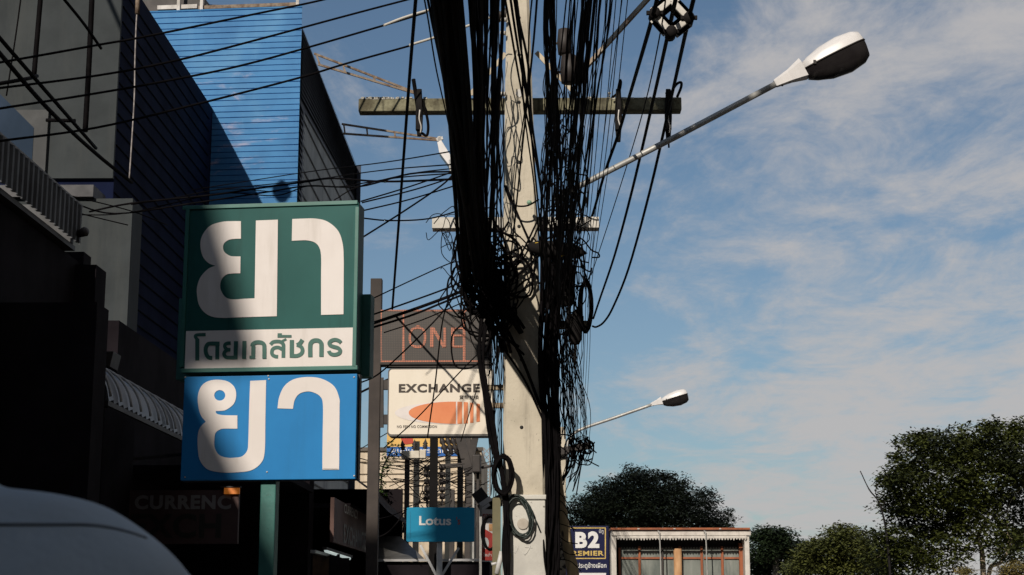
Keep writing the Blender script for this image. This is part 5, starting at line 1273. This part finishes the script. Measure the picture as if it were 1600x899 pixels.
# ================================================================== person at lower left, seen from behind
def person():
    D = 1.5; cx = -.585; cy = D + .03
    o = thing('person', 'person seen from behind in a pale grey blue shirt at the lower left', 'person', (cx, cy, 0))
    SKIN = mat('skin', (.35, .2, .13), (.3, .17, .11), 6, rough=.55); HAIR = mat('hair', (.012, .010, .009), (.02, .017, .015), 30, rough=.5)
    SHIRT = mat('shirt_cotton', (.62, .73, .82), (.54, .64, .73), 3, rough=.9, bump=1.0, bscale=8)
    TRO = mat('trousers', (.03, .032, .04), rough=.9)
    def skin(name, vs, es, m, parent, lvl=2):
        me = bpy.data.meshes.new(name); me.from_pydata([V((v[0], v[1], v[2])) for v in vs], es, [])
        ob = bpy.data.objects.new(name, me); C.objects.link(ob); ob.parent = parent
        sk = ob.modifiers.new('s', 'SKIN'); sk.use_smooth_shade = True; sb = ob.modifiers.new('b', 'SUBSURF'); sb.levels = sb.render_levels = lvl
        for i, v in enumerate(vs): me.skin_vertices[0].data[i].radius = (v[3], v[4] if len(v) > 4 else v[3])
        me.skin_vertices[0].data[0].use_root = True
        bpy.context.view_layer.update()
        ev = ob.evaluated_get(bpy.context.evaluated_depsgraph_get()); nm = bpy.data.meshes.new_from_object(ev)
        ob.modifiers.clear(); ob.data = nm; nm.materials.clear(); nm.materials.append(m)
        for p in nm.polygons: p.use_smooth = True
        return ob
    # body: pelvis, spine, neck, head, legs, arms with hands in the trouser pockets (z up, x right, y away from the camera)
    bv = [(0, 0, .95, .15, .11), (0, 0, 1.15, .14, .10), (0, -.01, 1.29, .15, .09), (-.02, 0, 1.43, .055, .055), (-.045, .015, 1.50, .052, .056), (-.075, .03, 1.56, .066, .08), (-.085, .035, 1.63, .074, .094), (-.09, .03, 1.70, .05, .06),
          (.10, 0, .88, .09, .09), (.11, 0, .50, .06, .06), (.11, .01, .09, .04, .045), (.12, .16, .04, .04, .03), (-.10, 0, .88, .09, .09), (-.11, 0, .50, .06, .06), (-.11, .01, .09, .04, .045), (-.12, .16, .04, .04, .03),
          (.19, 0, 1.33, .045, .05), (.235, -.01, 1.12, .042, .045), (.20, .06, .90, .03, .035), (-.19, 0, 1.33, .045, .05), (-.235, -.01, 1.12, .042, .045), (-.20, .06, .90, .03, .035), (-.082, .125, 1.605, .012, .014)]
    be = [(0, 1), (1, 2), (2, 3), (3, 4), (4, 5), (5, 6), (6, 7), (0, 8), (8, 9), (9, 10), (10, 11), (0, 12), (12, 13), (13, 14), (14, 15), (2, 16), (16, 17), (17, 18), (2, 19), (19, 20), (20, 21), (6, 22)]
    body = skin('body', bv, be, SKIN, o)
    # shirt: lofted torso with sloping shoulders, plus sleeves
    secs = [(.86, .21, .135, 0), (1.0, .205, .13, 0), (1.15, .215, .132, -.005), (1.25, .24, .138, -.01), (1.32, .268, .135, -.01), (1.36, .272, .126, -.008), (1.385, .258, .118, -.006), (1.41, .232, .11, -.003), (1.43, .202, .104, 0), (1.445, .176, .098, .002), (1.453, .150, .09, .005), (1.458, .122, .08, .009), (1.461, .09, .07, .012), (1.466, .062, .062, .014), (1.478, .052, .058, .014)]
    g = MB(); n = 40; vs = []
    for z, rx, ry, oy in secs:
        for k in range(n):
            a_ = 2 * math.pi * k / n; c_, s_ = math.cos(a_), math.sin(a_)
            e = .82 if z < 1.46 else .95
            w_ = .004 * math.sin(k * 1.9 + z * 40) if z < 1.3 else .0015 * math.sin(k * 1.3 + z * 25)
            vs.append((math.copysign(abs(c_) ** e, c_) * (rx + w_) + cx, math.copysign(abs(s_) ** e, s_) * (ry + w_) + oy + cy, z))
    m_ = len(secs)
    g.add(vs, [(i * n + k, i * n + (k + 1) % n, (i + 1) * n + (k + 1) % n, (i + 1) * n + k) for i in range(m_ - 1) for k in range(n)], True)
    sh = g.build('shirt', SHIRT, o, recalc=True)
    sb = sh.modifiers.new('b', 'SUBSURF'); sb.levels = sb.render_levels = 2
    for sgn in (1, -1):
        P = spline([V((cx + sgn * .15, cy - .004, 1.36)), V((cx + sgn * .215, cy - .006, 1.325)), V((cx + sgn * .245, cy - .008, 1.25)), V((cx + sgn * .26, cy - .012, 1.13))], 5)
        MB().tube(P, [.052, .058, .064, .068, .071, .073, .074, .074, .073, .072, .071, .07, .069, .069, .069, .07], 18).build('sleeve', SHIRT, sh)
    P = [V((cx - .02 + .056 * math.cos(a_), cy + .014 + .062 * math.sin(a_), 1.49)) for a_ in [k * math.pi / 12 for k in range(25)]]
    MB().tube(P, .011, 8).build('collar', SHIRT, sh)
    skin('trousers', [(0, 0, .93, .17, .12), (.095, 0, .80, .10, .10), (.105, 0, .48, .08, .08), (.105, .01, .12, .07, .07), (-.095, 0, .80, .10, .10), (-.105, 0, .48, .08, .08), (-.105, .01, .12, .07, .07)], [(0, 1), (1, 2), (2, 3), (0, 4), (4, 5), (5, 6)], TRO, o)
    g = MB(); g.lathe((cx - .085, cy + .02, 1.57), (0, 0, 1), [(-.03, .07), (0, .088), (.06, .098), (.11, .092), (.15, .06), (.165, 0)], 18)
    g.build('hair', HAIR, o)
    # yoke seam across the upper back: follow the shirt surface
    bpy.context.view_layer.update(); dg = bpy.context.evaluated_depsgraph_get(); ev = sh.evaluated_get(dg)
    pts = []
    L = root_loc(o)
    for px in range(-420, 232, 12):
        py = 820 + max(0, (px - 120) / 110) ** 2 * 22
        d = ray(px, py).normalized(); ok, h, nn, _ = ev.ray_cast(CAM - L, d)
        if ok: pts.append(h + L - d * .0005)
    if len(pts) > 4: MB().tube(pts, .0016, 6).build('yoke_seam', mat('seam_shadow', (.16, .19, .22)), sh)
    return o
person()
